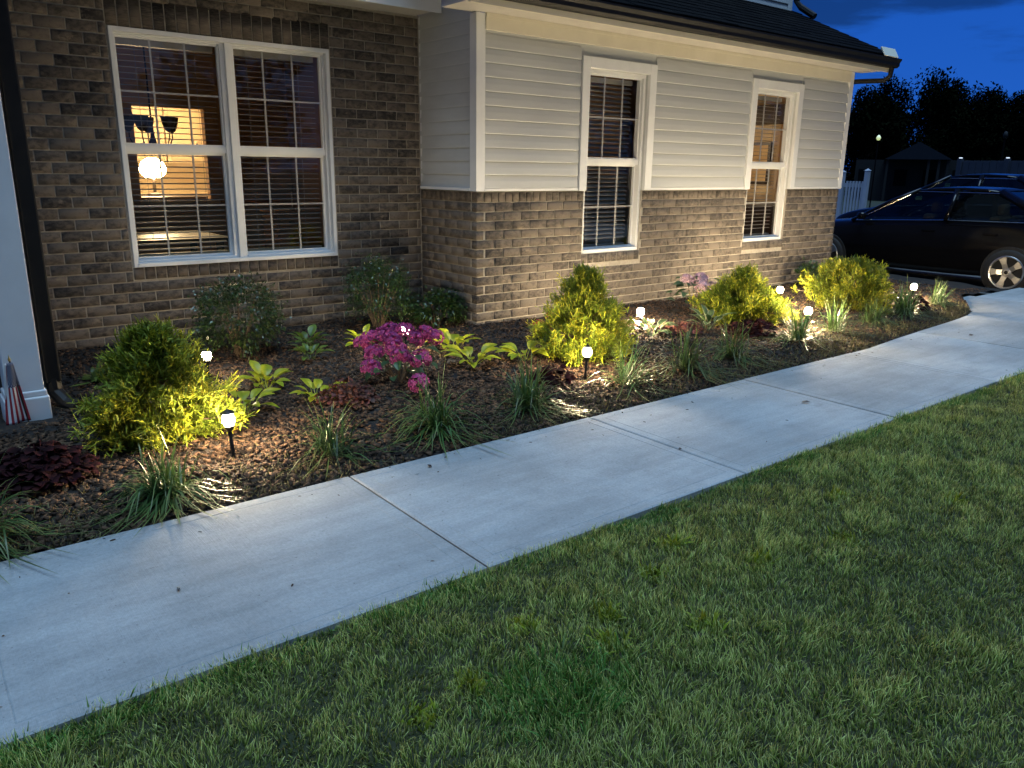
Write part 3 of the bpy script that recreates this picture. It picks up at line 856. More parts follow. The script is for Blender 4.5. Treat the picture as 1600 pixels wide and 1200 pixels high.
# porch cover carried by the column
MB().box(-2.6, 0.78, 4.72, 6.19, 2.60, 2.86).build('porch_beam', 'white_trim', house)

# column with base (part of the porch)
col = MB().box(0.405, 0.588, 4.962, 5.140, 0.20, 2.598).build('porch_column', 'white_trim', house, bevel=0.006)
MB().box(0.385, 0.606, 4.942, 5.160, 0.0, 0.165).box(0.394, 0.598, 4.952, 5.150, 0.1652, 0.1998).build('column_base', 'white_trim', col, bevel=0.008)
dsp = MB().box(0.612, 0.696, 5.085, 5.165, 0.20, 2.598).build('downspout', 'black_metal', house, bevel=0.010)
MB().tube([(0.654, 5.125, 0.22), (0.66, 5.115, 0.14), (0.70, 5.06, 0.075), (0.745, 5.0, 0.055)], 0.042, 10).build('elbow', 'black_metal', dsp)

# ------------------------------------------------------------------ interior rooms
def room(name, x0, x1, y0, y1, z0, z1, mat):
    mb = MB()
    mb.box(x0 - 0.05, x0, y0, y1, z0, z1).box(x1, x1 + 0.05, y0, y1, z0, z1)
    r = mb.build(name, mat, house)
    MB().box(x0 - 0.05, x1 + 0.05, y0, y1, z0 - 0.06, z0 - 0.001).build('room_floor', 'room_floor', r)
    MB().box(x0 - 0.05, x1 + 0.05, y0, y1, z1 + 0.001, z1 + 0.05).build('room_ceiling', 'ceiling', r)
    return r
dn = room('interior_wall', 0.3, 4.05, LY + 0.17, 9.5, 0.02, 2.62, 'room_wall')
# back wall of the dining room with the pass-through to the kitchen
OP = (2.31, 3.06, 1.035, 2.03)
wall_with_holes('partition_wall', 0.25, 4.1, 9.5, 0.10, 0.02, 2.62, [OP], 'room_wall', house)
MB().box(OP[0] - 0.02, OP[1] + 0.09, 9.44, 9.66, OP[2] - 0.03, OP[2] - 0.001).build('counter_ledge', 'kitchen_wall', house)
kt = room('interior_wall', 1.2, 5.2, 9.601, 12.4, 0.02, 2.62, 'kitchen_wall')
MB().box(1.1, 5.3, 12.401, 12.5, 0.02, 2.7).build('partition_wall', 'kitchen_wall', house)
for i in range(5):
    x = 2.3 + i * 0.52
    cb = tag(MB().box(x, x + 0.50, 12.06, 12.39, 1.45, 2.35).build('wall_cabinet', 'cabinet'),
             'cream kitchen wall cabinet seen through the lit opening, number %s from the left' % ('one', 'two', 'three', 'four', 'five')[i], 'cabinet', 'kitchen wall cabinets')
    MB().box(x + 0.05, x + 0.45, 12.045, 12.059, 1.50, 2.30).build('door', 'cabinet', cb)
    MB().box(x + 0.40, x + 0.415, 12.02, 12.044, 1.56, 1.72).build('handle', 'bronze', cb)
# lit lamp in the kitchen
kl = thing('table_lamp', 'brightly glowing lamp behind the dining room opening', 'lamp', (2.78, 10.75, 1.05))
MB().lathe([(0.001, 0.0), (0.09, 0.0), (0.09, 0.02), (0.02, 0.04), (0.018, 0.2), (0.001, 0.2)], n=16).build('base', 'bronze', kl)
MB().lathe([(0.001, 0.20), (0.09, 0.215), (0.145, 0.27), (0.155, 0.33), (0.12, 0.41), (0.05, 0.45), (0.001, 0.455)], n=20).build('lamp_shade', 'kitchen_glow', kl, smooth=True)
tag(MB().box(2.2, 3.5, 10.4, 11.1, 0.03, 1.045).build('kitchen_island', 'dark_wood', bevel=0.01), 'dark kitchen island under the glowing lamp', 'island')
# ceiling lamp of the kitchen
cl = thing('ceiling_light', 'round lit ceiling light in the kitchen', 'ceiling light', (3.3, 11.0, 2.60))
MB().lathe([(0.001, -0.08), (0.12, -0.07), (0.17, -0.03), (0.17, 0.0), (0.001, 0.0)], n=20).build('diffuser', 'kitchen_glow', cl, smooth=True)
# chandelier
ch = thing('chandelier', 'dark bell-shade chandelier hanging in the dining room', 'chandelier', (2.15, 8.2, 1.62))
MB().tube([(0, 0, 0.98), (0, 0, 0.30), (0, 0, 0.02)], 0.008, 8).build('chain', 'bronze', ch)
MB().lathe([(0.001, -0.06), (0.02, -0.04), (0.035, 0.0), (0.02, 0.06), (0.012, 0.2), (0.001, 0.21)], n=14).build('hub', 'bronze', ch, smooth=True)
for k in range(5):
    a = 2 * math.pi * k / 5 + 0.25
    c, s_ = math.cos(a), math.sin(a)
    arm = MB().tube([(0.03 * c, 0.03 * s_, 0.0), (0.10 * c, 0.10 * s_, -0.045), (0.17 * c, 0.17 * s_, -0.02), (0.20 * c, 0.20 * s_, 0.05), (0.20 * c, 0.20 * s_, 0.12)], 0.006, 8).build('arm', 'bronze', ch, smooth=True)
    MB().lathe([(0.012, 0.10), (0.035, 0.12), (0.055, 0.17), (0.068, 0.24), (0.066, 0.24), (0.05, 0.17), (0.02, 0.125)], (0.20 * c, 0.20 * s_, 0), 18).build('lamp_shade', 'bronze', arm, smooth=True)
# dining table and dresser
dt = thing('dining_table', 'dark dining table below the chandelier', 'table', (1.9, 8.2, 0.02))
MB().box(-0.75, 0.75, -0.5, 0.5, 0.70, 0.74).build('table_top', 'dark_wood', dt, bevel=0.006)
for sx in (-1, 1):
    for sy in (-1, 1):
        MB().tube([(sx * 0.66, sy * 0.42, 0.0), (sx * 0.66, sy * 0.42, 0.70)], [0.028, 0.04], 8).build('leg', 'dark_wood', dt)
dr = thing('dresser', 'orange-lit oak dresser behind the right half of the double window', 'dresser', (3.60, 8.65, 0.02))
MB().box(-0.19, 0.38, -0.2, 0.2, 0.0, 0.90).build('body', 'oak', dr, bevel=0.006)
MB().box(-0.21, 0.40, -0.22, 0.22, 0.901, 0.93).build('top', 'oak', dr, bevel=0.004)
for i in range(3):
    d_ = MB().box(-0.17, 0.10, -0.216, -0.201, 0.45 + i * 0.15, 0.58 + i * 0.15).build('drawer', 'oak', dr, bevel=0.003)
    MB().box(-0.06, 0.0, -0.23, -0.2165, 0.50 + i * 0.15, 0.52 + i * 0.15).build('handle', 'bronze', d_)
MB().box(0.11, 0.36, -0.214, -0.201, 0.10, 0.55).build('door', 'dark_wood', dr)
cd_ = thing('candle', 'slim pale candle standing on the oak dresser', 'candle', (3.66, 8.6, 0.951))
MB().lathe([(0.001, 0), (0.035, 0), (0.03, 0.02), (0.012, 0.03), (0.001, 0.03)], n=12).build('holder', 'bronze', cd_)
MB().tube([(0, 0, 0.03), (0, 0, 0.20)], 0.009, 8).build('wax', 'kitchen_wall', cd_)
# bay rooms: dark room behind the first bay window, lit one behind the second
MB().box(BX + 0.15, 7.30, 9.2, 9.3, 0.02, 2.62).build('partition_wall', 'room_wall', house)
MB().box(7.30, 7.40, BY + 0.15, 9.3, 0.02, 2.62).build('partition_wall', 'room_wall', house)
MB().box(BX + 0.141, 9.84, BY + 0.15, 9.3, -0.05, 0.019).build('room_floor', 'room_floor', house)
MB().box(BX + 0.141, 9.84, BY + 0.15, 9.3, 2.621, 2.67).build('room_ceiling', 'ceiling', house)
MB().box(BX + 0.145, BX + 0.19, LY + 0.2, 9.3, 0.02, 2.62).build('partition_wall', 'room_wall', house)
MB().box(7.41, 9.83, 9.2, 9.3, 0.02, 2.62).build('partition_wall', 'kitchen_wall', house)
MB().box(9.78, 9.84, BY + 0.15, 9.19, 0.02, 2.62).build('interior_wall', 'kitchen_wall', house)
fl = thing('floor_lamp', 'warm lit floor lamp inside the far bay window', 'lamp', (8.55, 7.55, 0.02))
MB().lathe([(0.001, 0), (0.13, 0), (0.13, 0.02), (0.015, 0.03), (0.012, 1.75), (0.001, 1.75)], n=14).build('stand', 'bronze', fl)
MB().lathe([(0.001, 1.70), (0.16, 1.70), (0.11, 1.95), (0.001, 1.95)], n=20).build('lamp_shade', 'room_glow', fl, smooth=True)
cu = []
for i in range(60):
    yy = 6.02 + i * 0.008
    cu.append((9.735 + 0.022 * math.sin(i * 0.9), yy))
cm = MB()
for i in range(59):
    (xa, ya), (xb, yb2) = cu[i], cu[i + 1]
    cm.add([(xa, ya, 0.35), (xb, yb2, 0.35), (xb, yb2, 2.3), (xa, ya, 2.3), (xa - 0.006, ya, 0.35), (xb - 0.006, yb2, 0.35), (xb - 0.006, yb2, 2.3), (xa - 0.006, ya, 2.3)], [(0, 1, 2, 3), (7, 6, 5, 4)])
tag(cm.build('curtain', 'curtain', smooth=True), 'amber pleated curtain glowing inside the far bay window', 'curtain')
sf = thing('sofa', 'dark sofa back inside the far bay window below the lit wall', 'sofa', (9.40, 6.9, 0.02))
MB().box(0.05, 0.33, -0.95, 0.95, 0.0, 1.02).build('back', 'dark_wood', sf, bevel=0.05)
MB().box(-0.55, 0.049, -0.95, 0.95, 0.0, 0.44).build('seat', 'dark_wood', sf, bevel=0.05)
tag(MB().box(9.55, 9.775, 5.95, 8.6, 2.06, 2.30).build('wall_shelf', 'dark_wood', bevel=0.006), 'dark shelf high on the wall inside the far bay window', 'shelf')
pf = thing('picture_frame', 'dark framed picture on the lit wall inside the far bay window', 'picture', (9.76, 6.85, 1.55))
MB().box(-0.02, 0.015, -0.22, 0.22, -0.28, 0.28).build('frame', 'dark_wood', pf)
MB().box(-0.024, -0.0205, -0.18, 0.18, -0.24, 0.24).build('print', 'curtain', pf)

# window blinds ------------------------------------------------------
def blind(x0, x1, z0, z1, y, tilt, label, pitch=0.043):
    t = thing('window_blind', label, 'blind', ((x0 + x1) / 2, y, z1), 0, 'slatted window blinds')
    w = (x1 - x0) / 2
    MB().box(-w, w, -0.028, 0.028, -0.045, 0.0).build('head_rail', 'slat', t)
    me = None
    n = int((z1 - z0 - 0.07) / pitch)
    for i in range(n):
        if me is None:
            me = bpy.data.meshes.new('slat')
            c, s = math.cos(tilt), math.sin(tilt)
            V = []
            for sx in (-w, w):
                for (a, b) in ((-0.024, -0.0015), (0, 0.0012), (0.024, -0.0015), (0.024, 0.0010), (0, 0.0037), (-0.024, 0.0010)):
                    V.append((sx, a * c - b * s, a * s + b * c))
            me.from_pydata(V, [], [(j, (j + 1) % 6, 6 + (j + 1) % 6, 6 + j) for j in range(6)] + [(5, 4, 3, 2, 1, 0), (6, 7, 8, 9, 10, 11)])
            me.materials.append(MATS['slat'])
        o = link(bpy.data.objects.new('slat', me), t)
        o.location = (0, 0, -0.07 - i * pitch)
        o.rotation_euler.x = random.uniform(-0.03, 0.03)
    MB().box(-w, w, -0.022, 0.022, -(z1 - z0), -(z1 - z0) + 0.018).build('bottom_rail', 'slat', t)
    for q in (-0.6, 0.6):
        MB().box(w * q - 0.0015, w * q + 0.0015, -0.030, -0.0275, -(z1 - z0), -0.04).build('cord', 'slat', t)
blind(WA[0] + 0.06, mid - 0.06, WA[2] + 0.06, WA[3] - 0.05, LY + 0.21, 0.12, 'open slatted blind in the left half of the double window')
blind(mid + 0.06, WA[1] - 0.06, WA[2] + 0.06, WA[3] - 0.05, LY + 0.21, 0.12, 'open slatted blind in the right half of the double window')
blind(WB[0] + 0.05, WB[1] - 0.05, WB[2] + 0.05, WB[3] - 0.05, BY + 0.19, 0.55, 'dark half-closed blind in the first bay window')
blind(WC[0] + 0.05, WC[1] - 0.05, WC[2] + 0.05, WC[3] - 0.05, BY + 0.19, 0.05, 'open blind in the far bay window with light behind it')

# ================================================================== PATH LIGHTS
for pw in (40, 46, 120, 110, 250):
    emit('lamp_glow_%d' % pw, (1.0, 0.78, 0.48), 13.0 * pw)
def path_light(x, y, label, pw=250, tilt=(0, 0), hood=0.021):
    z = float(bed_z(np.array(x), np.array(y)))
    t = thing('path_light', label, 'path light', (x, y, z), 0, 'lit path lights in the planting bed')
    t.rotation_euler = (tilt[0], tilt[1], 0)
    h = 0.22 - z
    MB().tube([(0, 0, -0.10), (0, 0, 0.0), (0, 0, h - 0.055)], [0.002, 0.009, 0.0095], 10).build('stem', 'black_metal', t, smooth=True)
    MB().lathe([(0.001, h - 0.062), (0.012, h - 0.060), (0.024, h - 0.040), (0.026, h - 0.030), (0.022, h - 0.029), (0.001, h - 0.029)], n=18).build('cup', 'black_metal', t, smooth=True)
    MB().lathe([(0.001, h - 0.0285), (0.020, h - 0.028), (0.029, h - 0.010), (0.030, h + 0.006), (0.024, h + 0.024), (0.012, h + 0.031), (0.001, h + 0.032)], n=20).build('globe', 'lamp_glow_%d' % pw, t, smooth=True)
    cg = MB()
    for k in range(4):
        a = math.pi / 4 + k * math.pi / 2
        c_, s_ = math.cos(a), math.sin(a)
        cg.tube([(0.025 * c_, 0.025 * s_, h - 0.031), (0.0335 * c_, 0.0335 * s_, h - 0.008), (0.0335 * c_, 0.0335 * s_, h + 0.008), (0.020 * c_, 0.020 * s_, h + 0.034)], 0.0016, 5, False)
    cg.build('cage', 'black_metal', t)
    MB().lathe([(0.001, h + 0.034), (hood, h + 0.034), (hood * 0.98, h + 0.037), (hood * 0.5, h + 0.047), (0.005, h + 0.053), (0.001, h + 0.058)], n=20).build('cap', 'black_metal', t, smooth=True)
    return t
path_light(1.561, 5.197, 'lit path light between the leftmost golden shrub and the dark round bush', 40, hood=0.046, tilt=(0.03, -0.02))  # wide caps on the left lights are added to keep the upper wall dark
path_light(1.213, 3.755, 'lit path light on a bare dark stem, nearest to the camera', 120, hood=0.034, tilt=(0.0, -0.05))
path_light(3.059, 5.172, 'lit path light shining just above the magenta hydrangea', 46, hood=0.046)
path_light(3.688, 3.822, 'lit path light with visible stem in front of the tall golden shrub', 110, tilt=(0.02, 0.03))
path_light(5.197, 4.712, 'lit path light behind the cream-edged hosta, right of the tall golden shrub')
path_light(7.452, 4.788, 'lit path light near the wall behind the third golden shrub')
path_light(6.504, 3.869, 'lit path light between the third golden shrub and the round one')
path_light(8.964, 4.085, 'lit path light farthest right, towards the parked car')

# ================================================================== PLANTS
def ground_at(x, y):
    return float(bed_z(np.array(x), np.array(y)))

def golden_shrub(label, x, y, h, r, shape, n, seed):
    """thread-leaf cypress: drooping feathery sprays in tufts; shape = (height share, radius share) points"""
    global RNG
    RNG = np.random.default_rng(seed)
    z = ground_at(x, y)
    t = thing('golden_shrub', label, 'shrub', (x, y, z), 0, 'golden thread-leaf shrubs')
    tr = MB()
    tr.tube([(0, 0, -0.03), (0.01, 0, h * 0.3), (0, 0.01, h * 0.8)], [0.018, 0.012, 0.004], 7)
    hq, rq = zip(*shape)
    tufts = []
    for i in range(int(n)):
        q = RNG.random()
        w = float(np.interp(q, hq, rq))
        if RNG.random() > 0.25 + 0.75 * w / max(rq): continue
        a = RNG.uniform(0, 2 * math.pi)
        env = r * w * (1 + 0.24 * math.sin(3 * a + seed + 4 * q) + 0.20 * math.sin(5 * a + 2 * seed - 7 * q) + 0.12 * math.sin(9 * a + 11 * q))
        if RNG.random() < 0.16: env *= RNG.uniform(1.1, 1.4)
        zc = h * (0.05 + 0.88 * q) * (1 + 0.10 * math.sin(2 * a + seed) * (1 - q))
        rr = env * RNG.uniform(0.35, 1.0) ** 0.6
        tufts.append((rr * math.cos(a), rr * math.sin(a), zc, a, rr / (env + 1e-6), q))
        if i % 5 == 0:
            tr.tube([(0, 0, zc * 0.55), (0.5 * rr * math.cos(a), 0.5 * rr * math.sin(a), zc * 0.8), (rr * math.cos(a), rr * math.sin(a), zc)], [0.006, 0.004, 0.002], 5, False)
    tr.build('trunk', 'twig', t)
    parts = []
    for (tx, ty, tz, a, depth, q) in tufts:
        m = 30
        D = RNG.normal(size=(m, 3)) * 0.60 + np.array([math.cos(a) * 0.75, math.sin(a) * 0.75, 0.50 + 0.7 * q])
        Ln = RNG.uniform(0.030, 0.075, m) * (0.9 + 0.4 * (1 - q))
        P = np.array([tx, ty, tz]) + RNG.normal(size=(m, 3)) * 0.020 - D * 0.012
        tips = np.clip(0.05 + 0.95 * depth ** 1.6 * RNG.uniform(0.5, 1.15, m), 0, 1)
        parts.append(strands(P, D, Ln, RNG.uniform(0.0055, 0.0095, m), RNG.uniform(-0.15, 0.35, m), [0.5, 1, 0.85, 0.2], tips=tips))
        # side twiglets that make the spray feathery
        m2 = 26
        k = RNG.integers(0, m, m2)
        Pn = P[k] + D[k] / np.linalg.norm(D[k], axis=1, keepdims=True) * (Ln[k] * RNG.uniform(0.3, 0.8, m2))[:, None]
        D2 = D[k] + RNG.normal(size=(m2, 3)) * 0.9
        parts.append(strands(Pn, D2, RNG.uniform(0.018, 0.036, m2), RNG.uniform(0.005, 0.008, m2), 0.1, [0.6, 1, 0.3], tips=np.clip(tips[k] * 1.1, 0, 1)))
    V, F, A = join_np(parts)
    V[:, 2] = np.maximum(V[:, 2], 0.005)
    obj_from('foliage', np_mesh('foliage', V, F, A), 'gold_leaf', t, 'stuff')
    return t
golden_shrub('large golden thread-leaf shrub at the left beside the porch column', 1.01, 4.22, 0.62, 0.275, [(0, 0.80), (0.15, 1.0), (0.45, 0.85), (0.7, 0.60), (0.9, 0.42), (1, 0.22)], 680, 3)
golden_shrub('tall pointed golden shrub standing before the bay corner bricks', 4.08, 4.25, 0.72, 0.30, [(0, 0.80), (0.18, 1.0), (0.40, 0.95), (0.55, 0.70), (0.75, 0.50), (1, 0.20)], 560, 4)
golden_shrub('golden shrub with a peaked top beside the pale pink hydrangea', 6.44, 4.52, 0.53, 0.37, [(0, 0.75), (0.2, 1.0), (0.45, 0.85), (0.65, 0.5), (1, 0.16)], 520, 5)
golden_shrub('round golden shrub at the right end of the bed near the house corner', 7.96, 4.28, 0.55, 0.36, [(0, 0.7), (0.25, 1.0), (0.6, 0.95), (0.85, 0.65), (1, 0.30)], 520, 6)

def leaf_bush(name, label, x, y, h, r, nleaf, leafL, mat, seed, group=None, stems=9, flat=1.0, cat='bush', zmin=0.06):
    global RNG
    RNG = np.random.default_rng(seed)
    z = ground_at(x, y)
    t = thing(name, label, cat, (x, y, z), 0, group)
    tr = MB(); ends = []
    for i in range(stems):
        a = 2 * math.pi * i / stems + RNG.uniform(-0.3, 0.3); rr = r * RNG.uniform(0.35, 0.8)
        e = (rr * math.cos(a), rr * math.sin(a), h * RNG.uniform(0.6, 0.9))
        tr.tube([(0.02 * math.cos(a), 0.02 * math.sin(a), -0.03), (rr * 0.45 * math.cos(a), rr * 0.45 * math.sin(a), h * 0.33), e], [0.009, 0.006, 0.002], 5, False)
    tr.build('stems', 'twig', t)
    nc = 70
    d = sphere_dirs(nc, -0.75); rad = RNG.uniform(0.45, 1.0, nc) ** 0.5
    cen = d * rad[:, None] * np.array([r * flat, r * flat, h * (1 - zmin) / 2]) + np.array([0, 0, h * (1 + zmin) / 2])
    k = RNG.integers(0, nc, nleaf)
    P = cen[k] + RNG.normal(size=(nleaf, 3)) * r * 0.13
    c0 = np.array([0, 0, h * 0.4])
    D = (P - c0); D /= np.linalg.norm(D, axis=1, keepdims=True)
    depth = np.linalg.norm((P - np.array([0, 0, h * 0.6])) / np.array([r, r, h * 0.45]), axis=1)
    D = D + RNG.normal(size=(nleaf, 3)) * 0.8
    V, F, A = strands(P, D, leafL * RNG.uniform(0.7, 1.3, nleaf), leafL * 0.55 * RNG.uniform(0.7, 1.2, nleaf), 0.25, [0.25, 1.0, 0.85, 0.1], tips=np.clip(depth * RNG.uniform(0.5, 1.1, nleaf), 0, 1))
    V[:, 2] = np.maximum(V[:, 2], 0.01)
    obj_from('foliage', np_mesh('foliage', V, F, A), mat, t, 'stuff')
    return t
leaf_bush('evergreen_bush', 'dark glossy round bush under the double window', 1.99, 5.80, 0.57, 0.31, 5200, 0.024, 'box_leaf', 21, 'dark evergreen bushes by the brick wall', 11)
leaf_bush('evergreen_bush', 'dark spreading bush in the recess between double window and bay', 3.32, 6.08, 0.60, 0.31, 4600, 0.022, 'box_leaf', 22, 'dark evergreen bushes by the brick wall', 12)
leaf_bush('evergreen_bush', 'low dark feathery plant tucked into the brick corner', 3.86, 5.98, 0.30, 0.26, 1700, 0.035, 'box_leaf', 23, 'dark evergreen bushes by the brick wall', 8, zmin=0.1)
leaf_bush('evergreen_bush', 'small dark shrub against the far end of the brick bay', 9.1, 5.35, 0.30, 0.22, 1300, 0.04, 'box_leaf', 24, 'dark evergreen bushes by the brick wall', 8, zmin=0.15)

def strap_plant(name, label, x, y, h, spread, n, mat, seed, group, width=0.008, cat='grass clump'):
    global RNG
    RNG = np.random.default_rng(seed)
    z = ground_at(x, y)
    t = thing(name, label, cat, (x, y, z), 0, group)
    a0_ = RNG.uniform(0, 2 * math.pi)
    a = np.where(RNG.random(n) < 0.4, RNG.normal(a0_, 0.9, n), RNG.uniform(0, 2 * math.pi, n))
    lean = np.abs(RNG.normal(0, 0.8, n)) + 0.12
    D = np.stack([np.cos(a) * lean, np.sin(a) * lean, np.ones(n)], axis=1)
    P = np.stack([RNG.normal(0, 0.035, n), RNG.normal(0, 0.035, n), np.full(n, -0.01)], axis=1)
    Ln = h * RNG.uniform(0.75, 1.55, n)
    droop = np.clip(0.22 + 0.85 * lean * spread * RNG.uniform(0.5, 1.3, n), 0, 1.05)
    side = np.stack([-np.sin(a), np.cos(a), RNG.normal(0, 0.15, n)], axis=1)
    V, F, A = strands(P, D, Ln, width * RNG.uniform(0.7, 1.2, n), droop, [0.7, 1, 1, 0.95, 0.8, 0.5, 0.06], side=side)
    V[:, 2] = np.maximum(V[:, 2], 0.012)
    obj_from('blades', np_mesh('blades', V, F, A), mat, t, 'stuff')
    return t
GL = 'strap-leaved grass clumps along the walk'
for (x, y, h, sp, n, lb) in [
    (0.10, 3.42, 0.30, 0.9, 130, 'strap-leaf clump cut by the left picture edge beside the walk'),
    (0.82, 3.46, 0.27, 1.0, 150, 'arching strap-leaf clump below the large golden shrub, shading the walk'),
    (1.62, 3.50, 0.25, 0.9, 120, 'strap-leaf clump beside the first visible sidewalk joint'),
    (2.27, 3.52, 0.27, 0.9, 130, 'strap-leaf clump in front of the magenta hydrangea at the walk edge'),
    (2.90, 3.50, 0.24, 0.7, 120, 'upright strap-leaf clump left of the path light with visible stem'),
    (3.78, 3.52, 0.25, 0.8, 90, 'lamp-lit bright green strap-leaf clump right of the path light with visible stem'),
    (4.42, 3.55, 0.33, 1.0, 130, 'wide strap-leaf clump with long blades reaching over the third joint'),
    (5.06, 3.60, 0.31, 0.9, 120, 'strap-leaf clump below the shrub with the peaked top'),
    (5.98, 3.62, 0.26, 0.6, 90, 'compact strap-leaf clump just left of the path light near the walk'),
    (6.62, 3.66, 0.27, 1.0, 80, 'thin arching strap-leaf clump right of the path light near the walk'),
    (7.42, 3.74, 0.27, 0.9, 110, 'strap-leaf clump in front of the round golden shrub'),
    (8.05, 3.74, 0.27, 1.0, 110, 'low dark strap-leaf clump right of the round golden shrub'),
    (9.00, 3.82, 0.25, 0.8, 100, 'strap-leaf clump at the pointed right tip of the bed')]:
    strap_plant('strap_leaf_clump', lb, x, y, h * (1.45 + 0.2 * math.sin(x * 37)), sp * 1.25, int(n * (1.5 + 0.5 * math.sin(x * 11))), 'liriope_leaf', int(x * 100) + 5, GL, 0.0068)

# broad hosta leaves: three leaf meshes shared by all plants
def hosta_leaf(mat, wide, edge=False):
    nu, nv = 6, 7
    V, tp, rn = [], [], []
    for i in range(nu):
        t = i / (nu - 1)
        w = math.sin(math.pi * min(1, t * 0.92 + 0.06)) ** 0.75 * wide
        for j in range(nv):
            s = j / (nv - 1) * 2 - 1
            V.append((t, s * w * 0.5, 0.26 * t - 0.42 * t * t + 0.16 * abs(s) * w + 0.014 * math.sin(9 * t + 3 * s) + (0.016 if j % 2 else -0.010) * math.sin(math.pi * t)))
            tp.append((1.0 if abs(s) > 0.75 else 0.25) if edge else 0.4 + 0.5 * abs(s) * random.uniform(0.6, 1.0))
            rn.append(0.5)
    F = [(i * nv + j, (i + 1) * nv + j, (i + 1) * nv + j + 1, i * nv + j + 1) for i in range(nu - 1) for j in range(nv - 1)]
    o = len(V)   # petiole
    for (x, z) in ((-0.55, -0.30), (0.02, 0.0)):
        for s in (-0.02, 0.02):
            V.append((x, s, z)); tp.append(0.2); rn.append(0.5)
    F.append((o, o + 2, o + 3, o + 1))
    me = np_mesh('leaf', np.array(V), np.array(F), {'tip': tp, 'rnd': rn}, smooth=True)
    me.materials.append(MATS[mat])
    return me
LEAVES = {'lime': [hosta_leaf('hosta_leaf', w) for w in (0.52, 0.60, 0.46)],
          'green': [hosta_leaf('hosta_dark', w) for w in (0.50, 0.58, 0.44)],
          'edged': [hosta_leaf('hosta_edge', w, True) for w in (0.40, 0.46)],
          'hyd': [hosta_leaf('hydrangea_leaf', w) for w in (0.66, 0.74)]}
def hosta(label, x, y, size, n, kind, up_=0.5, group=None):
    z = ground_at(x, y)
    t = thing('hosta', label, 'hosta', (x, y, z), random.uniform(0, 6), group)
    n = int(n * 1.35)
    for i in range(n):
        a = 2.399 * i + random.uniform(-0.3, 0.3)
        ring = i / n
        elev = (1.05 - 0.85 * ring) * up_ + random.uniform(-0.1, 0.1)
        L_ = size * random.uniform(0.75, 1.1)
        o = link(bpy.data.objects.new('leaf', random.choice(LEAVES[kind])), t)
        r0 = 0.55 * L_ * math.cos(elev) + 0.01
        o.location = (r0 * math.cos(a), r0 * math.sin(a), 0.55 * L_ * math.sin(elev) + L_ * 0.28 + 0.01)
        o.rotation_euler = Euler((random.uniform(-0.25, 0.25), -elev, a), 'XYZ')
        o.scale = (L_, L_, L_)
    return t
GH = 'lime-leaved hostas'
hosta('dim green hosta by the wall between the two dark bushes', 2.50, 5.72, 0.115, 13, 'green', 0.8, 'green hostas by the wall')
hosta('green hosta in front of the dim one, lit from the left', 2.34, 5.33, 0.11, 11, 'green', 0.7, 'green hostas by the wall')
hosta('lime hosta peeking out behind the left of the magenta hydrangea', 2.84, 5.45, 0.13, 9, 'lime', 0.75, GH)
hosta('upper lime hosta right of the magenta hydrangea', 3.36, 4.98, 0.155, 10, 'lime', 0.7, GH)
hosta('lower lime hosta right of the magenta hydrangea', 3.22, 4.50, 0.14, 10, 'lime', 0.5, GH)
hosta('low lime hosta between the hydrangea and the tall golden shrub', 3.64, 4.42, 0.135, 9, 'lime', 0.4, GH)
hosta('lime hosta with broad leaves right of the path light near the dark bush', 1.80, 4.82, 0.125, 11, 'lime', 0.6, GH)
hosta('lime hosta hanging over the path light nearest to the camera', 1.50, 4.36, 0.125, 10, 'lime', 0.55, GH)
hosta('lime hosta alone in the mulch left of the magenta hydrangea', 1.94, 4.36, 0.115, 9, 'lime', 0.55, GH)
hosta('cream-edged hosta in front of the path light by the bay wall', 5.12, 4.50, 0.15, 12, 'edged', 0.6, 'cream-edged hostas')
hosta('cream-edged hosta with upright leaves below the pale pink hydrangea', 5.80, 4.42, 0.16, 9, 'edged', 0.95, 'cream-edged hostas')

# mophead hydrangeas
def flower_head(mat, seed, n=95):
    rg = np.random.default_rng(seed)
    global RNG
    RNG = rg
    d = sphere_dirs(n, -0.55)
    parts = []
    c = d * (0.85 + 0.15 * rg.random(n))[:, None] * np.array([1, 1, 0.85])
    e1 = np.cross(d, rg.normal(size=(n, 3))); e1 /= np.linalg.norm(e1, axis=1, keepdims=True)
    e2 = np.cross(d, e1)
    r = rg.random(n)
    for q in range(4):
        a = math.pi / 2 * q
        D = e1 * math.cos(a) + e2 * math.sin(a) + d * 0.25
        parts.append(strands(c, D, 0.21, 0.19, 0.0, [0.2, 1.0, 0.35], side=np.cross(D, d), rnd=r, tips=0.2 + 0.8 * rg.random(n)))
    V, F, A = join_np(parts)
    me = np_mesh('flower_head', V, F, A); me.materials.append(MATS[mat])
    return me
HEADS = {k: [flower_head(m, 60 + i) for i in range(3)] for k, m in (('magenta', 'magenta_petal'), ('pink', 'pink_petal'), ('red', 'red_petal'))}
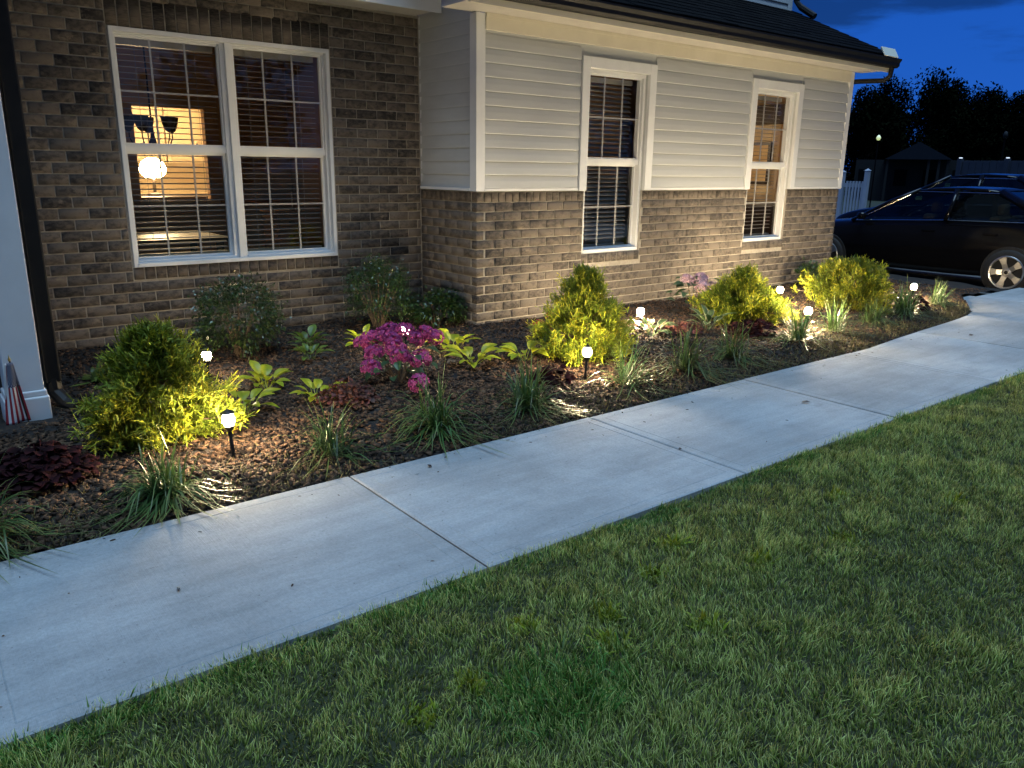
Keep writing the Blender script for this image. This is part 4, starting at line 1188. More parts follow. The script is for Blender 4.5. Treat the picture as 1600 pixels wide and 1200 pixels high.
def hydrangea(label, x, y, heads, kind, leaves, lr, lh):
    z = ground_at(x, y)
    t = thing('hydrangea', label, 'hydrangea', (x, y, z))
    st = MB()
    for (hx, hy, hz, hr) in heads:
        o = link(bpy.data.objects.new('flower_head', random.choice(HEADS[kind])), t)
        o.location = (hx - x, hy - y, hz - z); o.scale = (hr, hr, hr)
        o.rotation_euler = (random.uniform(-0.4, 0.4), random.uniform(-0.4, 0.4), random.uniform(0, 6))
        st.tube([(0, 0, -0.02), ((hx - x) * 0.45, (hy - y) * 0.45, (hz - z) * 0.55), (hx - x, hy - y, hz - z)], [0.006, 0.005, 0.003], 5, False)
    st.build('stems', 'twig', t)
    for i in range(leaves):
        a = random.uniform(0, 6.283); rr = lr * math.sqrt(random.random()); L_ = random.uniform(0.075, 0.12)
        o = link(bpy.data.objects.new('leaf', random.choice(LEAVES['hyd'])), t)
        o.location = (rr * math.cos(a), rr * math.sin(a), random.uniform(0.25, 1.0) * lh)
        o.rotation_euler = Euler((random.uniform(-0.4, 0.4), random.uniform(-0.5, 0.4), a), 'XYZ'); o.scale = (L_, L_, L_)
    return t
HM = [(2.62, 4.64, 0.36), (2.50, 4.70, 0.30), (2.56, 4.62, 0.33), (2.60, 4.58, 0.30), (2.69, 4.56, 0.36), (2.74, 4.50, 0.31), (2.81, 4.50, 0.34), (2.87, 4.46, 0.31),
      (2.56, 4.46, 0.27), (2.52, 4.34, 0.24), (2.46, 4.58, 0.23), (2.38, 4.48, 0.16), (2.65, 4.30, 0.22), (2.50, 4.08, 0.13), (2.46, 4.74, 0.27)]
hydrangea('bushy magenta mophead hydrangea in the middle of the bed', 2.58, 4.46, [(a, b, c, random.uniform(0.058, 0.074)) for a, b, c in HM], 'magenta', 26, 0.22, 0.26)
hydrangea('pale pink mophead hydrangea against the bay wall between its windows', 6.42, 5.12,
          [(6.36, 5.16, 0.36, 0.075), (6.50, 5.10, 0.37, 0.08), (6.44, 5.04, 0.31, 0.075), (6.58, 5.0, 0.28, 0.08), (6.52, 4.94, 0.24, 0.07), (6.66, 4.98, 0.30, 0.06)], 'pink', 26, 0.22, 0.36)
hydrangea('small deep red flowering plant left of the tall golden shrub', 4.30, 4.88,
          [(4.24, 4.98, 0.17, 0.048), (4.33, 4.92, 0.24, 0.052), (4.27, 4.90, 0.13, 0.04)], 'red', 12, 0.12, 0.15)

# dark red foliage plants
def rosette(name, label, x, y, r, h, n, mat, seed, leafL=0.05, cat='plant', group='dark red foliage plants'):
    global RNG
    RNG = np.random.default_rng(seed)
    z = ground_at(x, y)
    t = thing(name, label, cat, (x, y, z), 0, group)
    a = RNG.uniform(0, 2 * math.pi, n); q = np.sqrt(RNG.random(n))
    top = h * (1 - 0.65 * q ** 2) * RNG.uniform(0.55, 1.05, n)
    P = np.stack([q * r * np.cos(a), q * r * np.sin(a), top], axis=1)
    D = np.stack([np.cos(a), np.sin(a), RNG.uniform(-0.25, 0.5, n)], axis=1) + RNG.normal(size=(n, 3)) * 0.3
    l1 = strands(P, D, leafL * RNG.uniform(0.7, 1.25, n), leafL * RNG.uniform(0.8, 1.1, n), 0.35, [0.45, 1.0, 1.05, 0.75, 0.2])
    m = n // 2
    base = np.zeros((m, 3)); base[:, 2] = -0.005
    l2 = strands(base + RNG.normal(size=(m, 3)) * 0.012, P[:m], np.linalg.norm(P[:m], axis=1), 0.004, 0.0, [1, 1, 1])
    V, F, A = join_np([l1, l2])
    V[:, 2] = np.maximum(V[:, 2], 0.004)
    obj_from('leaves', np_mesh('leaves', V, F, A), mat, t, 'stuff')
    return t
rosette('coral_bells', 'dark maroon leafy clump at the left below the little flag', 0.40, 3.95, 0.22, 0.15, 380, 'heuchera_leaf', 41, 0.042)
rosette('coral_bells', 'small maroon clump left of the path light with visible stem', 3.40, 3.83, 0.14, 0.12, 130, 'heuchera_leaf', 42, 0.045)
rosette('coral_bells', 'dark maroon mound before the shrub with the peaked top', 5.95, 4.05, 0.20, 0.13, 170, 'heuchera_leaf', 43, 0.05)
rosette('coral_bells', 'dark maroon mound beneath the farthest path light', 8.60, 4.0, 0.24, 0.16, 190, 'heuchera_leaf', 44, 0.055)
rosette('barberry', 'rusty red low plant left below the magenta hydrangea', 2.06, 4.18, 0.17, 0.14, 260, 'barberry_leaf', 45, 0.03)
rosette('barberry', 'rusty red creeping plant between the two cream-edged hostas', 5.50, 4.52, 0.22, 0.07, 260, 'barberry_leaf', 46, 0.03)
# fern at the left by the wall and a lone seedling
strap_plant('fern', 'small dim fern by the wall left of the large golden shrub', 0.98, 5.55, 0.16, 0.9, 40, 'hosta_dark', 71, None, 0.03, 'fern')
strap_plant('seedling', 'thin upright seedling in the mulch near the maroon clump', 0.66, 4.05, 0.17, 0.1, 5, 'dry_blade', 72, None, 0.004, 'seedling')

# ================================================================== LITTLE FLAG
fg = thing('flag', 'small striped and starred flag on a stick before the porch column', 'flag', (0.492, 4.90, 0.02))
p0, p1 = Vector((0.0, 0.0, -0.05)), Vector((-0.055, 0.0, 0.385))
MB().tube([p0, p1], 0.0045, 8).build('stick', 'dark_wood', fg)
MB().lathe([(0.0005, -0.012), (0.006, -0.008), (0.007, 0.0), (0.003, 0.012), (0.0005, 0.026)], tuple(p1), 12).build('finial', 'gold', fg, smooth=True)
nu, nv = 26, 27
me = bpy.data.meshes.new('cloth'); V = []; uvs = []
dn_ = (p0 - p1).normalized()
for i in range(nu):
    u = i / (nu - 1)
    for j in range(nv):
        v = j / (nv - 1)
        wd = 0.055 + 0.115 * u ** 0.9
        fold = 1 - v if v > 0.30 else (0.70 - 0.5 * (0.30 - v) / 0.30)     # the lower stripes fold back behind
        c = p1 + dn_ * (0.018 + 0.335 * u)
        zz = c.z - 0.02 * fold * u
        V.append((c.x + 0.012 - wd * fold, c.y - 0.008 - 0.010 * math.sin(11 * v + 2.0 * u) * (0.3 + u) + (0.022 if v <= 0.30 else 0.0) * (0.30 - v) / 0.30, max(0.006, zz)))
        uvs.append((u, v))
F = [(i * nv + j, (i + 1) * nv + j, (i + 1) * nv + j + 1, i * nv + j + 1) for i in range(nu - 1) for j in range(nv - 1)]
me.from_pydata(V, [], F)
ul = me.uv_layers.new(name='UVMap')
for lp in me.loops: ul.data[lp.index].uv = uvs[lp.vertex_index]
me.polygons.foreach_set('use_smooth', [True] * len(me.polygons))
me.materials.append(MATS['flag_cloth'])
cl_o = link(bpy.data.objects.new('cloth', me), fg)
sm = cl_o.modifiers.new('thick', 'SOLIDIFY'); sm.thickness = 0.0012

# ================================================================== CAR
def make_car(name, label, loc, rotz, hscale=1.0):
    """sedan, origin on the ground under the middle of the wheelbase, nose towards +y; the seen flank faces -x"""
    t = thing(name, label, 'car', loc, rotz, 'cars parked on the driveway')
    HW = 0.88
    # stations along y: (y, sill z, shoulder z, half width at sill, half width at shoulder)
    st = [(-2.36, 0.42, 0.80, 0.66, 0.66), (-2.28, 0.30, 0.93, 0.78, 0.74), (-1.95, 0.25, 0.99, 0.84, 0.80), (-1.35, 0.21, 0.985, HW, 0.84), (-0.6, 0.19, 0.965, HW, 0.845),
          (0.2, 0.19, 0.935, HW, 0.85), (0.75, 0.19, 0.905, HW, 0.85), (1.2, 0.20, 0.87, HW, 0.84), (1.75, 0.22, 0.80, 0.86, 0.80), (2.1, 0.25, 0.71, 0.80, 0.74), (2.30, 0.33, 0.60, 0.68, 0.64)]
    prof = []
    ring = 14
    V, F = [], []
    for (y, zs, zt, ws, wt_) in st:
        zt = zt * hscale
        zm = zs + (zt - zs) * 0.55
        pts = [(-ws * 0.82, zs - 0.03), (-ws * 0.97, zs + 0.04), (-ws * 1.02, zm - 0.08), (-ws * 1.02, zm + 0.04), (-wt_ * 1.0, zt - 0.05), (-wt_ * 0.93, zt), (-wt_ * 0.45, zt + 0.035)]
        pts = pts + [(-x, z) for x, z in reversed(pts)]
        V += [(x, y, z) for x, z in pts]
    n = len(st)
    for i in range(n - 1):
        for j in range(ring):
            F.append((i * ring + j, i * ring + (j + 1) % ring, (i + 1) * ring + (j + 1) % ring, (i + 1) * ring + j))
    F.append(tuple(range(ring))); F.append(tuple(reversed(range((n - 1) * ring, n * ring))))
    body = MB().add(V, F).build('body', 'car_paint', t, smooth=True)
    sub = body.modifiers.new('sub', 'SUBSURF'); sub.levels = 2; sub.render_levels = 2
    # wheel arches: dark liners
    # greenhouse: A pillar base, roof front, roof rear, C pillar base
    hs = hscale
    zb = lambda y: float(np.interp(y, [-1.9, -0.6, 0.2, 1.0], [0.985, 0.965, 0.935, 0.885])) * hs
    gy = [(0.98, zb(0.98), 0.80), (0.10, 1.375 * hs, 0.62), (-0.45, 1.40 * hs, 0.61), (-1.00, 1.365 * hs, 0.62), (-1.75, zb(-1.75), 0.76)]
    roof_v, rf = [], []
    # roof shell
    rs = [(0.13, 1.365, 0.605), (-0.10, 1.392, 0.60), (-0.45, 1.405, 0.60), (-0.80, 1.392, 0.60), (-1.03, 1.362, 0.605)]
    for (y, z, w) in rs:
        for k in range(9):
            s = k / 8 * 2 - 1
            roof_v.append((s * w, y, z * hs + 0.03 * (1 - s * s)))
    for i in range(4):
        for k in range(8):
            rf.append((i * 9 + k, i * 9 + k + 1, (i + 1) * 9 + k + 1, (i + 1) * 9 + k))
    ro = MB().add(roof_v, rf).build('roof', 'car_paint', t, smooth=True)
    sd_ = ro.modifiers.new('thick', 'SOLIDIFY'); sd_.thickness = 0.03
    for sx in (-1, 1):
        w0, w1 = 0.845, 0.61
        def lerp_pt(y, k):   # k: 0 belt, 1 roof
            return (sx * (w0 + (w1 - w0) * k), y, zb(y) * (1 - k) + 1.375 * hs * k)
        MB().tube([(sx * 0.815, 1.02, zb(1.0) - 0.01), (sx * 0.70, 0.52, 1.17 * hs), (sx * 0.61, 0.10, 1.375 * hs)], 0.030, 8).build('pillar', 'car_paint', t, smooth=True)
        MB().tube([(sx * 0.845, -0.42, zb(-0.42)), (sx * 0.735, -0.43, 1.18 * hs), (sx * 0.615, -0.42, 1.39 * hs)], 0.036, 8).build('pillar', 'car_paint', t, smooth=True)
        MB().tube([(sx * 0.80, -1.78, zb(-1.78) - 0.02), (sx * 0.72, -1.42, 1.17 * hs), (sx * 0.615, -1.02, 1.365 * hs)], 0.055, 8).build('pillar', 'car_paint', t, smooth=True)
        for (nm, ys) in (('door_glass', [(0.93, 0), (-0.39, 0), (-0.40, 0.93), (0.14, 0.93)]), ('rear_door_glass', [(-0.45, 0), (-1.52, 0), (-1.40, 0.42), (-1.02, 0.93), (-0.45, 0.93)])):
            V4 = [lerp_pt(y, k) for y, k in ys]
            V4 = [(x - sx * 0.006, y, z) for x, y, z in V4]
            MB().add(V4, [tuple(range(len(V4)))]).build(nm, 'car_glass', t)
            MB().tube([(x + sx * 0.012, y, z) for x, y, z in V4] + [(V4[0][0] + sx * 0.012, V4[0][1], V4[0][2])], 0.0065, 6, False).build('window_trim', 'chrome', t)
        MB().lathe([(0.001, -0.05), (0.05, -0.045), (0.075, 0.0), (0.06, 0.05), (0.001, 0.06)], (0, 0, 0), 14).build('mirror', 'car_paint', t, smooth=True, loc=(sx * 0.94, 0.80, (zb(0.8) + 0.06)))
        for y in (0.35 - 0.55, -1.05):
            MB().box(-0.012, 0.012, -0.09, 0.09, -0.014, 0.014).build('door_handle', 'car_paint', t, bevel=0.005, loc=(sx * 0.885, y, 0.80 * hs))
        MB().lathe([(0.001, -0.02), (0.07, -0.015), (0.09, 0.02), (0.06, 0.05), (0.001, 0.06)], (0, 0, 0), 12).build('headlight', 'lens_clear', t, smooth=True, loc=(sx * 0.60, 2.20, 0.60))
        MB().box(-0.14, 0.14, -0.03, 0.03, -0.06, 0.06).build('taillight', 'lens_red', t, bevel=0.015, loc=(sx * 0.58, -2.30, 0.78))
    # windscreen and rear screen
    MB().add([(-0.79, 1.0, zb(1.0)), (0.79, 1.0, zb(1.0)), (0.60, 0.14, 1.372 * hs), (-0.60, 0.14, 1.372 * hs)], [(0, 1, 2, 3)]).build('windscreen', 'car_glass', t)
    MB().add([(-0.74, -1.76, zb(-1.76)), (0.74, -1.76, zb(-1.76)), (0.60, -1.04, 1.368 * hs), (-0.60, -1.04, 1.368 * hs)], [(0, 1, 2, 3)]).build('rear_screen', 'car_glass', t)
    # seats with headrests
    for (x, y) in ((-0.36, -0.02), (0.36, -0.02), (-0.38, -0.95), (0.38, -0.95)):
        s = MB().box(x - 0.24, x + 0.24, y - 0.10, y + 0.06, 0.45, 1.03 * hs).build('seat', 'seat_cloth', t, bevel=0.05)
        MB().box(x - 0.12, x + 0.12, y - 0.09, y + 0.01, 1.045 * hs, 1.20 * hs).build('headrest', 'seat_cloth', s, bevel=0.04)
    MB().box(-0.10, 0.10, 0.40, 0.412, 1.20 * hs, 1.26 * hs).build('rear_view_mirror', 'tag_green', t, bevel=0.01)
    MB().box(-0.75, 0.75, -2.0, 1.6, 0.24, 0.40).build('floor_pan', 'tyre', t)
    # wheels
    tm = MB().lathe([(0.215, -0.095), (0.285, -0.10), (0.305, -0.075), (0.308, 0.0), (0.305, 0.075), (0.285, 0.10), (0.215, 0.095)], n=40)
    for (sx, y) in ((-1, -1.35), (1, -1.35), (-1, 1.35), (1, 1.35)):
        w = bpy.data.objects.new('wheel', None); link(w, t); w.location = (sx * 0.835, y, 0.308)
        w.rotation_euler = (0, R(90) * sx, 0)      # local +z points outwards
        tm.build('tyre', 'tyre', w, smooth=True)
        rim = MB()
        rim.lathe([(0.222, 0.085), (0.226, 0.098), (0.218, 0.104), (0.205, 0.100), (0.200, 0.075), (0.195, 0.0)], n=40)
        rim.lathe([(0.001, 0.088), (0.040, 0.088), (0.062, 0.080), (0.066, 0.05)], n=24)
        for k in range(5):
            a = 2 * math.pi * k / 5 + 0.35
            ca, sa = math.cos(a), math.sin(a)
            def q(r, s_, z): return (r * ca - s_ * sa, r * sa + s_ * ca, z)
            rim.add([q(0.045, -0.036, 0.080), q(0.045, 0.036, 0.080), q(0.120, 0.030, 0.092), q(0.120, -0.030, 0.092), q(0.204, 0.052, 0.094), q(0.204, -0.052, 0.094),
                     q(0.045, -0.036, 0.045), q(0.045, 0.036, 0.045), q(0.120, 0.030, 0.055), q(0.120, -0.030, 0.055), q(0.204, 0.052, 0.06), q(0.204, -0.052, 0.06)],
                    [(0, 3, 2, 1), (3, 5, 4, 2), (0, 6, 9, 3), (3, 9, 11, 5), (1, 2, 8, 7), (2, 4, 10, 8)])
        rim.build('rim', 'alloy', w, smooth=False)
        MB().lathe([(0.001, -0.02), (0.195, -0.02), (0.195, -0.01), (0.001, -0.01)], n=30).build('brake_disc', 'tyre', w)
        MB().lathe([(0.001, 0.099), (0.022, 0.097), (0.026, 0.0885)], n=16).build('hub_cap', 'black_metal', w)
    # dark wheel arches
    for sx in (-1, 1):
        for y in (-1.35, 1.35):
            MB().tube([(sx * 0.60, y, 0.32), (sx * 0.906, y, 0.32)], 0.335, 28).build('wheel_arch', 'tyre', t)
    return t
make_car('parked_car', 'dark sedan parked beside the house end with a five-spoke wheel showing', (12.06 + 0.90, 5.63, -0.16), 0.0)
make_car('parked_car', 'second dark car mostly hidden behind the nearer sedan', (15.9, 6.5, -0.16), 0.0, 1.14)

# ================================================================== BACKGROUND
def tree(label, x, y, h, r, seed, n=1500, leaf=0.55, z0=-0.3, name='tree', trunk=0.16):
    global RNG
    RNG = np.random.default_rng(seed)
    t = thing(name, label, 'tree', (x, y, z0), 0, 'trees on the skyline')
    tr = MB().tube([(0, 0, -0.2), (0.1, 0.05, h * 0.3), (0, 0.1, h * 0.8)], [trunk * 1.3, trunk, trunk * 0.3], 8, False)
    nc = 34
    cs = []
    for i in range(nc):
        q = RNG.random()
        zc = h * (0.14 + 0.76 * q)
        a = RNG.uniform(0, 6.283); rr = r * (math.sin(math.pi * (0.12 + 0.80 * q)) ** 0.7) * RNG.uniform(0.2, 0.85)
        cs.append((rr * math.cos(a), rr * math.sin(a), zc))
        tr.tube([(0, 0, zc * 0.6), (rr * 0.6 * math.cos(a), rr * 0.6 * math.sin(a), zc * 0.85), (rr * math.cos(a), rr * math.sin(a), zc)], [0.07, 0.045, 0.02], 5, False)
    tr.build('trunk', 'bark', t)
    cs = np.array(cs)
    k = RNG.integers(0, nc, n)
    P = cs[k] + sphere_dirs(n) * (RNG.random(n) ** 0.45)[:, None] * np.array([r * 0.46, r * 0.46, h * 0.13]) 
    D = sphere_dirs(n)
    V, F, A = strands(P, D, leaf * RNG.uniform(0.5, 1.2, n), leaf * 0.55 * RNG.uniform(0.6, 1.2, n), 0.2, [0.3, 1.0, 0.1])
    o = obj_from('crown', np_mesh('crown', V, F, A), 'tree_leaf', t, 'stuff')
    return t
def at_az(px, dist):
    """ground spot on the bearing that meets column px"""
    a = YAW + math.atan((px - 800) / (FPX / math.cos(PITCH)))
    return dist * math.sin(a), dist * math.cos(a)
def skyline(px, ytop, dist, wpx, seed, label, n=9000):
    x, y = at_az(px, dist)
    hz = 264 + (px - 800) * 0.0137
    d = dist * math.cos(math.atan((px - 800) / (FPX / math.cos(PITCH))))
    h = (hz - ytop) / FPX * d + 1.43 + 0.3
    r = wpx / 2 / FPX * d
    return tree(label, x, y, h / 0.99, r, seed, n, leaf=0.32)
for i, (px, yt, dist, w, lb) in enumerate([
    (1345, 150, 74, 90, 'black silhouetted tree seen just right of the house corner'),
    (1376, 132, 82, 62, 'black silhouetted tree rising behind the gutter outlet'),
    (1440, 126, 80, 96, 'tallest broad black tree left of the skyline middle'),
    (1470, 140, 86, 60, 'black tree joining the right of the tallest broad crown'),
    (1505, 146, 82, 80, 'low flat black tree in the middle of the skyline'),
    (1535, 139, 84, 64, 'double-domed black tree right of the skyline middle'),
    (1570, 156, 82, 64, 'low black tree on the descending part of the skyline'),
    (1605, 158, 80, 60, 'black tree cut by the right picture edge')]):
    skyline(px, yt, dist, w, 100 + i, lb)
for i, (px, yt, dist, w, lb) in enumerate([
    (1402, 163, 80, 130, 'dark undergrowth tree filling the gap left of the far house'),
    (1480, 178, 82, 150, 'dark undergrowth tree right of the far house'),
    (1560, 182, 84, 160, 'dark undergrowth tree behind the white fence'),
    (1335, 182, 76, 110, 'dark undergrowth tree behind the picket gate')]):
    skyline(px, yt, dist, w, 130 + i, lb, 9000)
# trees across the street behind the photographer (they show in the window panes)
for i, (x, y, h, r, lb) in enumerate([(14.0, -26.0, 8.5, 4.2, 'broad tree across the street mirrored in the window panes'), (6.5, -30.0, 8.0, 4.0, 'tree across the street opposite the bay'),
                                      (22.0, -24.0, 9.0, 4.5, 'tall tree across the street opposite the driveway'), (-4.0, -28.0, 7.5, 4.0, 'tree across the street opposite the porch'),
      (25.0, -7.0, 9.0, 4.6, 'tree by the street end of the driveway'), (31.0, -13.0, 10.0, 5.2, 'tall tree across the street right of the driveway'), (33.0, -3.0, 10.0, 5.4, 'broad tree beyond the driveway to the right'), (26.0, -17.0, 10.0, 5.0, 'leafy tree across the street between two others')]):
    tree(lb, x, y, h, r, 160 + i, 3600, 0.42)

# far house
def far_house():
    x, y = at_az(1418, 60)
    t = thing('far_house', 'dim bungalow with a hipped front gable under the trees', 'house', (x, y, -0.3), R(-62))
    MB().box(-3.4, 3.4, -0.1, 6, 0, 2.65).build('wall', 'far_wall', t)
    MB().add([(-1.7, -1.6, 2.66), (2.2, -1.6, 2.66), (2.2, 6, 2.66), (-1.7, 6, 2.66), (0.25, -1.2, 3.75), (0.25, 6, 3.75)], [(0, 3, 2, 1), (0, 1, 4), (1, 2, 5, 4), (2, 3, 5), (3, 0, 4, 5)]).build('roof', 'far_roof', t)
    for px_ in (-1.5, 0.9, 1.5, 2.0):
        MB().box(px_ - 0.07, px_ + 0.07, -1.5, -1.36, 0, 2.655).build('porch_post', 'far_wall', t)
    for wx in (-2.8, -0.6, 1.1, 2.8):
        w = MB().box(wx - 0.45, wx + 0.45, -0.14, -0.101, 0.9, 2.1).build('window', 'far_wall', t)
        MB().box(wx - 0.38, wx + 0.38, -0.150, -0.1405, 0.97, 2.03).build('pane', 'far_dark', w)
far_house()

# white privacy fence with lit post caps
fn = thing('privacy_fence', 'tall white board fence with glowing post caps behind the cars', 'fence', (20.0, 0, -0.3))
bm_me = None
y = 8.42; i = 0
while y > 2.0:
    o = MB().box(-0.012, 0.012, y - 0.142, y, 0.06, 2.05).build('board', 'fence_dimmed', fn, bevel=0.003)
    y -= 0.148; i += 1
for k in range(6):
    yy = 8.48 - k * 1.0
    p = MB().box(-0.055, 0.055, yy - 0.05, yy + 0.05, 0, 2.10).build('post', 'fence_dimmed', fn)
    MB().box(-0.035, 0.035, yy - 0.03, yy + 0.03, 2.101, 2.125).build('cap_light', 'solar_glow', p, bevel=0.01)
MB().box(0.013, 0.05, 2.0, 8.42, 1.95, 2.04).build('rail', 'fence_dimmed', fn)
MB().box(0.013, 0.05, 2.0, 8.42, 0.15, 0.24).build('rail', 'fence_dimmed', fn)
# picket gate
pg = thing('picket_gate', 'short white picket gate just right of the house corner', 'gate', (18.0, 0, -0.16))
for yy, hh in ((9.62, 1.66), (10.22, 1.62), (11.3, 1.62)):
    p = MB().box(-0.05, 0.05, yy - 0.045, yy + 0.045, 0, hh).build('post', 'fence_white', pg)
    MB().add([(-0.06, yy - 0.055, hh), (0.06, yy - 0.055, hh), (0.06, yy + 0.055, hh), (-0.06, yy + 0.055, hh), (0, yy, hh + 0.05)], [(0, 3, 2, 1), (0, 1, 4), (1, 2, 4), (2, 3, 4), (3, 0, 4)]).build('cap', 'fence_white', p)
y = 9.71
while y < 11.2:
    if abs(y - 10.22) > 0.08:
        MB().box(-0.01, 0.01, y - 0.022, y + 0.022, 0.08, 1.42).build('picket', 'fence_white', pg)
    y += 0.075
for z in (0.3, 1.28):
    MB().box(0.011, 0.045, 9.67, 11.25, z, z + 0.09).build('rail', 'fence_white', pg)
# street lamp far off, unlit, and an added glowing head in place of lamp-lit leaves
x, y = at_az(1556, 34)
sl = thing('street_lamp', 'thin unlit street lamp standing beyond the white fence', 'street lamp', (x, y, -0.3))
MB().tube([(0, 0, 0), (0, 0, 2.95), (0.02, 0, 3.02)], [0.05, 0.03, 0.03], 8).build('pole', 'far_dark', sl)
MB().lathe([(0.001, 2.98), (0.05, 3.0), (0.08, 3.12), (0.05, 3.22), (0.001, 3.25)], n=12).build('lamp_head', 'far_wall', sl, smooth=True)
x, y = at_az(1361, 40)
yl = thing('leaf_glow_lamp', 'added green-tinted yard lamp standing in for lit leaves among the dark trees', 'yard lamp', (x, y, -0.3))
MB().tube([(0, 0, 0), (0, 0, 3.15)], 0.03, 8).build('pole', 'far_dark', yl)
MB().lathe([(0.001, 3.16), (0.06, 3.18), (0.10, 3.27), (0.06, 3.36), (0.001, 3.40)], n=14).build('lamp_head', 'leaf_glow', yl, smooth=True)

# ================================================================== MULCH, LITTER, GRASS
def in_bed(x, y):
    yf = bed_front(np.clip(x, -9, 9.2)) + 0.01
    yf = np.where(x > 9.2, np.minimum(3.55 + (x - 9.2) * 0.55, 4.08), yf)
    back = np.where(x < BX, LY - 0.03, np.where(x < RX + 0.02, BY - 0.03, 6.5))
    porch = (x < 0.62) & (y > 4.78)
    return (y > yf) & (y < back) & ~porch & (x < 11.9)

def chips(n, smin, smax, seed, xr=(-1.0, 11.0), yr=(3.2, 6.6), thick=0.006):
    rg = np.random.default_rng(seed)
    x = rg.uniform(*xr, n * 2); y = rg.uniform(*yr, n * 2)
    # favour the near part of the bed
    keep = in_bed(x, y) & (rg.random(n * 2) < np.clip(1.3 - 0.08 * x, 0.3, 1))
    x, y = x[keep][:n], y[keep][:n]; m = len(x)
    a = rg.uniform(0, 6.283, m); L_ = rg.uniform(smin, smax, m); W_ = L_ * rg.uniform(0.25, 0.7, m); T_ = thick * rg.uniform(0.5, 1.4, m)
    ux = np.stack([np.cos(a), np.sin(a), rg.normal(0, 0.28, m)], axis=1)
    uy = np.stack([-np.sin(a), np.cos(a), rg.normal(0, 0.28, m)], axis=1)
    uz = np.cross(ux, uy)
    c = np.stack([x, y, bed_z(x, y) + 0.004 + rg.random(m) * 0.012], axis=1)
    V = []
    for sz in (-1, 1):
        for sx, sy in ((-1, -1), (1, -0.7), (0.8, 1), (-0.9, 0.8)):
            V.append(c + ux * (sx * L_ / 2)[:, None] + uy * (sy * W_ / 2)[:, None] + uz * (sz * T_ / 2)[:, None])
    V = np.stack(V, axis=1).reshape(-1, 3)
    b = (np.arange(m) * 8)[:, None, None]
    F = (b + np.array([(4, 5, 6, 7), (0, 1, 5, 4), (1, 2, 6, 5), (2, 3, 7, 6), (3, 0, 4, 7)])[None]).reshape(-1, 4)
    return V, F, {}
V, F, _ = join_np([chips(30000, 0.012, 0.036, 1), chips(6000, 0.025, 0.048, 2, xr=(-0.6, 4.5), yr=(3.2, 4.6), thick=0.008)])
o = obj_from('mulch', np_mesh('mulch', V, F), 'chip', None, 'stuff')
o['label'] = 'shredded brown bark mulch covering the planting bed'; o['category'] = 'mulch'
RNG = np.random.default_rng(77)
n = 9000
x = RNG.uniform(-1, 11, n); y = RNG.uniform(3.2, 6.5, n); k = in_bed(x, y); x, y = x[k], y[k]; n = len(x)
a = RNG.uniform(0, 6.283, n)
V, F, A = strands(np.stack([x, y, bed_z(x, y) + 0.014], axis=1), np.stack([np.cos(a), np.sin(a), RNG.normal(0, 0.15, n)], axis=1), RNG.uniform(0.03, 0.09, n), RNG.uniform(0.002, 0.004, n), 0.05, [1, 1, 0.6])
o = obj_from('straw_litter', np_mesh('straw_litter', V, F, A), 'straw', None, 'stuff')
o['label'] = 'dry straw and needle litter scattered over the mulch'; o['category'] = 'litter'
# weedy fringe of the bed along the walk
n = 16000
x = RNG.uniform(-1, 9.6, n); y = bed_front(np.clip(x, -9, 9.2)) + np.abs(RNG.normal(0.04, 0.20, n)) + 0.012
dens = (np.sin(x * 2.3) + np.sin(x * 5.1 + 1) + 1.2 > RNG.uniform(-1.2, 1.6, n)); x, y = x[dens], y[dens]; n = len(x)
k = in_bed(x, y); x, y = x[k], y[k]; n = len(x)
a = RNG.uniform(0, 6.283, n); l = np.abs(RNG.normal(0, 0.7, n))
V, F, A = strands(np.stack([x, y, bed_z(x, y)], axis=1), np.stack([np.cos(a) * l, np.sin(a) * l, np.ones(n)], axis=1), RNG.uniform(0.02, 0.075, n), RNG.uniform(0.003, 0.007, n), 0.35, [0.8, 1, 0.7, 0.1])
o = obj_from('bed_weeds', np_mesh('bed_weeds', V, F, A), 'dry_blade', None, 'stuff')
o['label'] = 'low dry weeds fringing the bed along the walk'; o['category'] = 'weeds'
def grass(name, n, xr, yr, h, w, mat, seed, keepf=None, lean=0.55, droop=(0.1, 0.6), label=None, prof=(0.9, 1.0, 0.10)):
    global RNG
    RNG = np.random.default_rng(seed)
    x = RNG.uniform(*xr, n); y = RNG.uniform(*yr, n)
    if keepf is not None:
        k = keepf(x, y); x, y = x[k], y[k]
    n = len(x)
    # clumps a hand wide share lean, height and tone; broad patches vary the whole lawn
    c1 = np.sin(x * 23 + 3 * np.sin(y * 9)) * np.sin(y * 27 + 2.5 * np.sin(x * 11))
    c2 = np.sin(x * 9.1 + 2 * np.sin(y * 5.3 + 1)) * np.sin(y * 11.3 + 1.5 * np.sin(x * 4.1))
    patch = np.clip(0.5 + 0.30 * np.sin(x * 2.1 + 1.7 * np.sin(y * 1.9)) * np.sin(y * 2.7 + x * 0.6) + 0.28 * c1 + 0.30 * c2, 0, 1)
    a = 2.5 * c1 + 3.0 * c2 + 1.3 * x + RNG.normal(0, 1.1, n)
    l = np.abs(RNG.normal(0, lean, n))
    D = np.stack([np.cos(a) * l, np.sin(a) * l, np.ones(n)], axis=1)
    Ln = h * RNG.uniform(0.5, 1.2, n) * (0.70 + 0.55 * patch)
    P = np.stack([x, y, lawn_z(x, y) - 0.004], axis=1)
    rnd = np.clip(0.30 * patch + 1.0 * RNG.random(n) - 0.18, -0.2, 1.25)
    V, F, A = strands(P, D, Ln, w * RNG.uniform(0.7, 1.3, n), RNG.uniform(*droop, n), prof, rnd=rnd)
    o = obj_from(name, np_mesh(name, V, F, A), mat, None, 'stuff')
    o['label'] = label; o['category'] = 'grass'
    return o
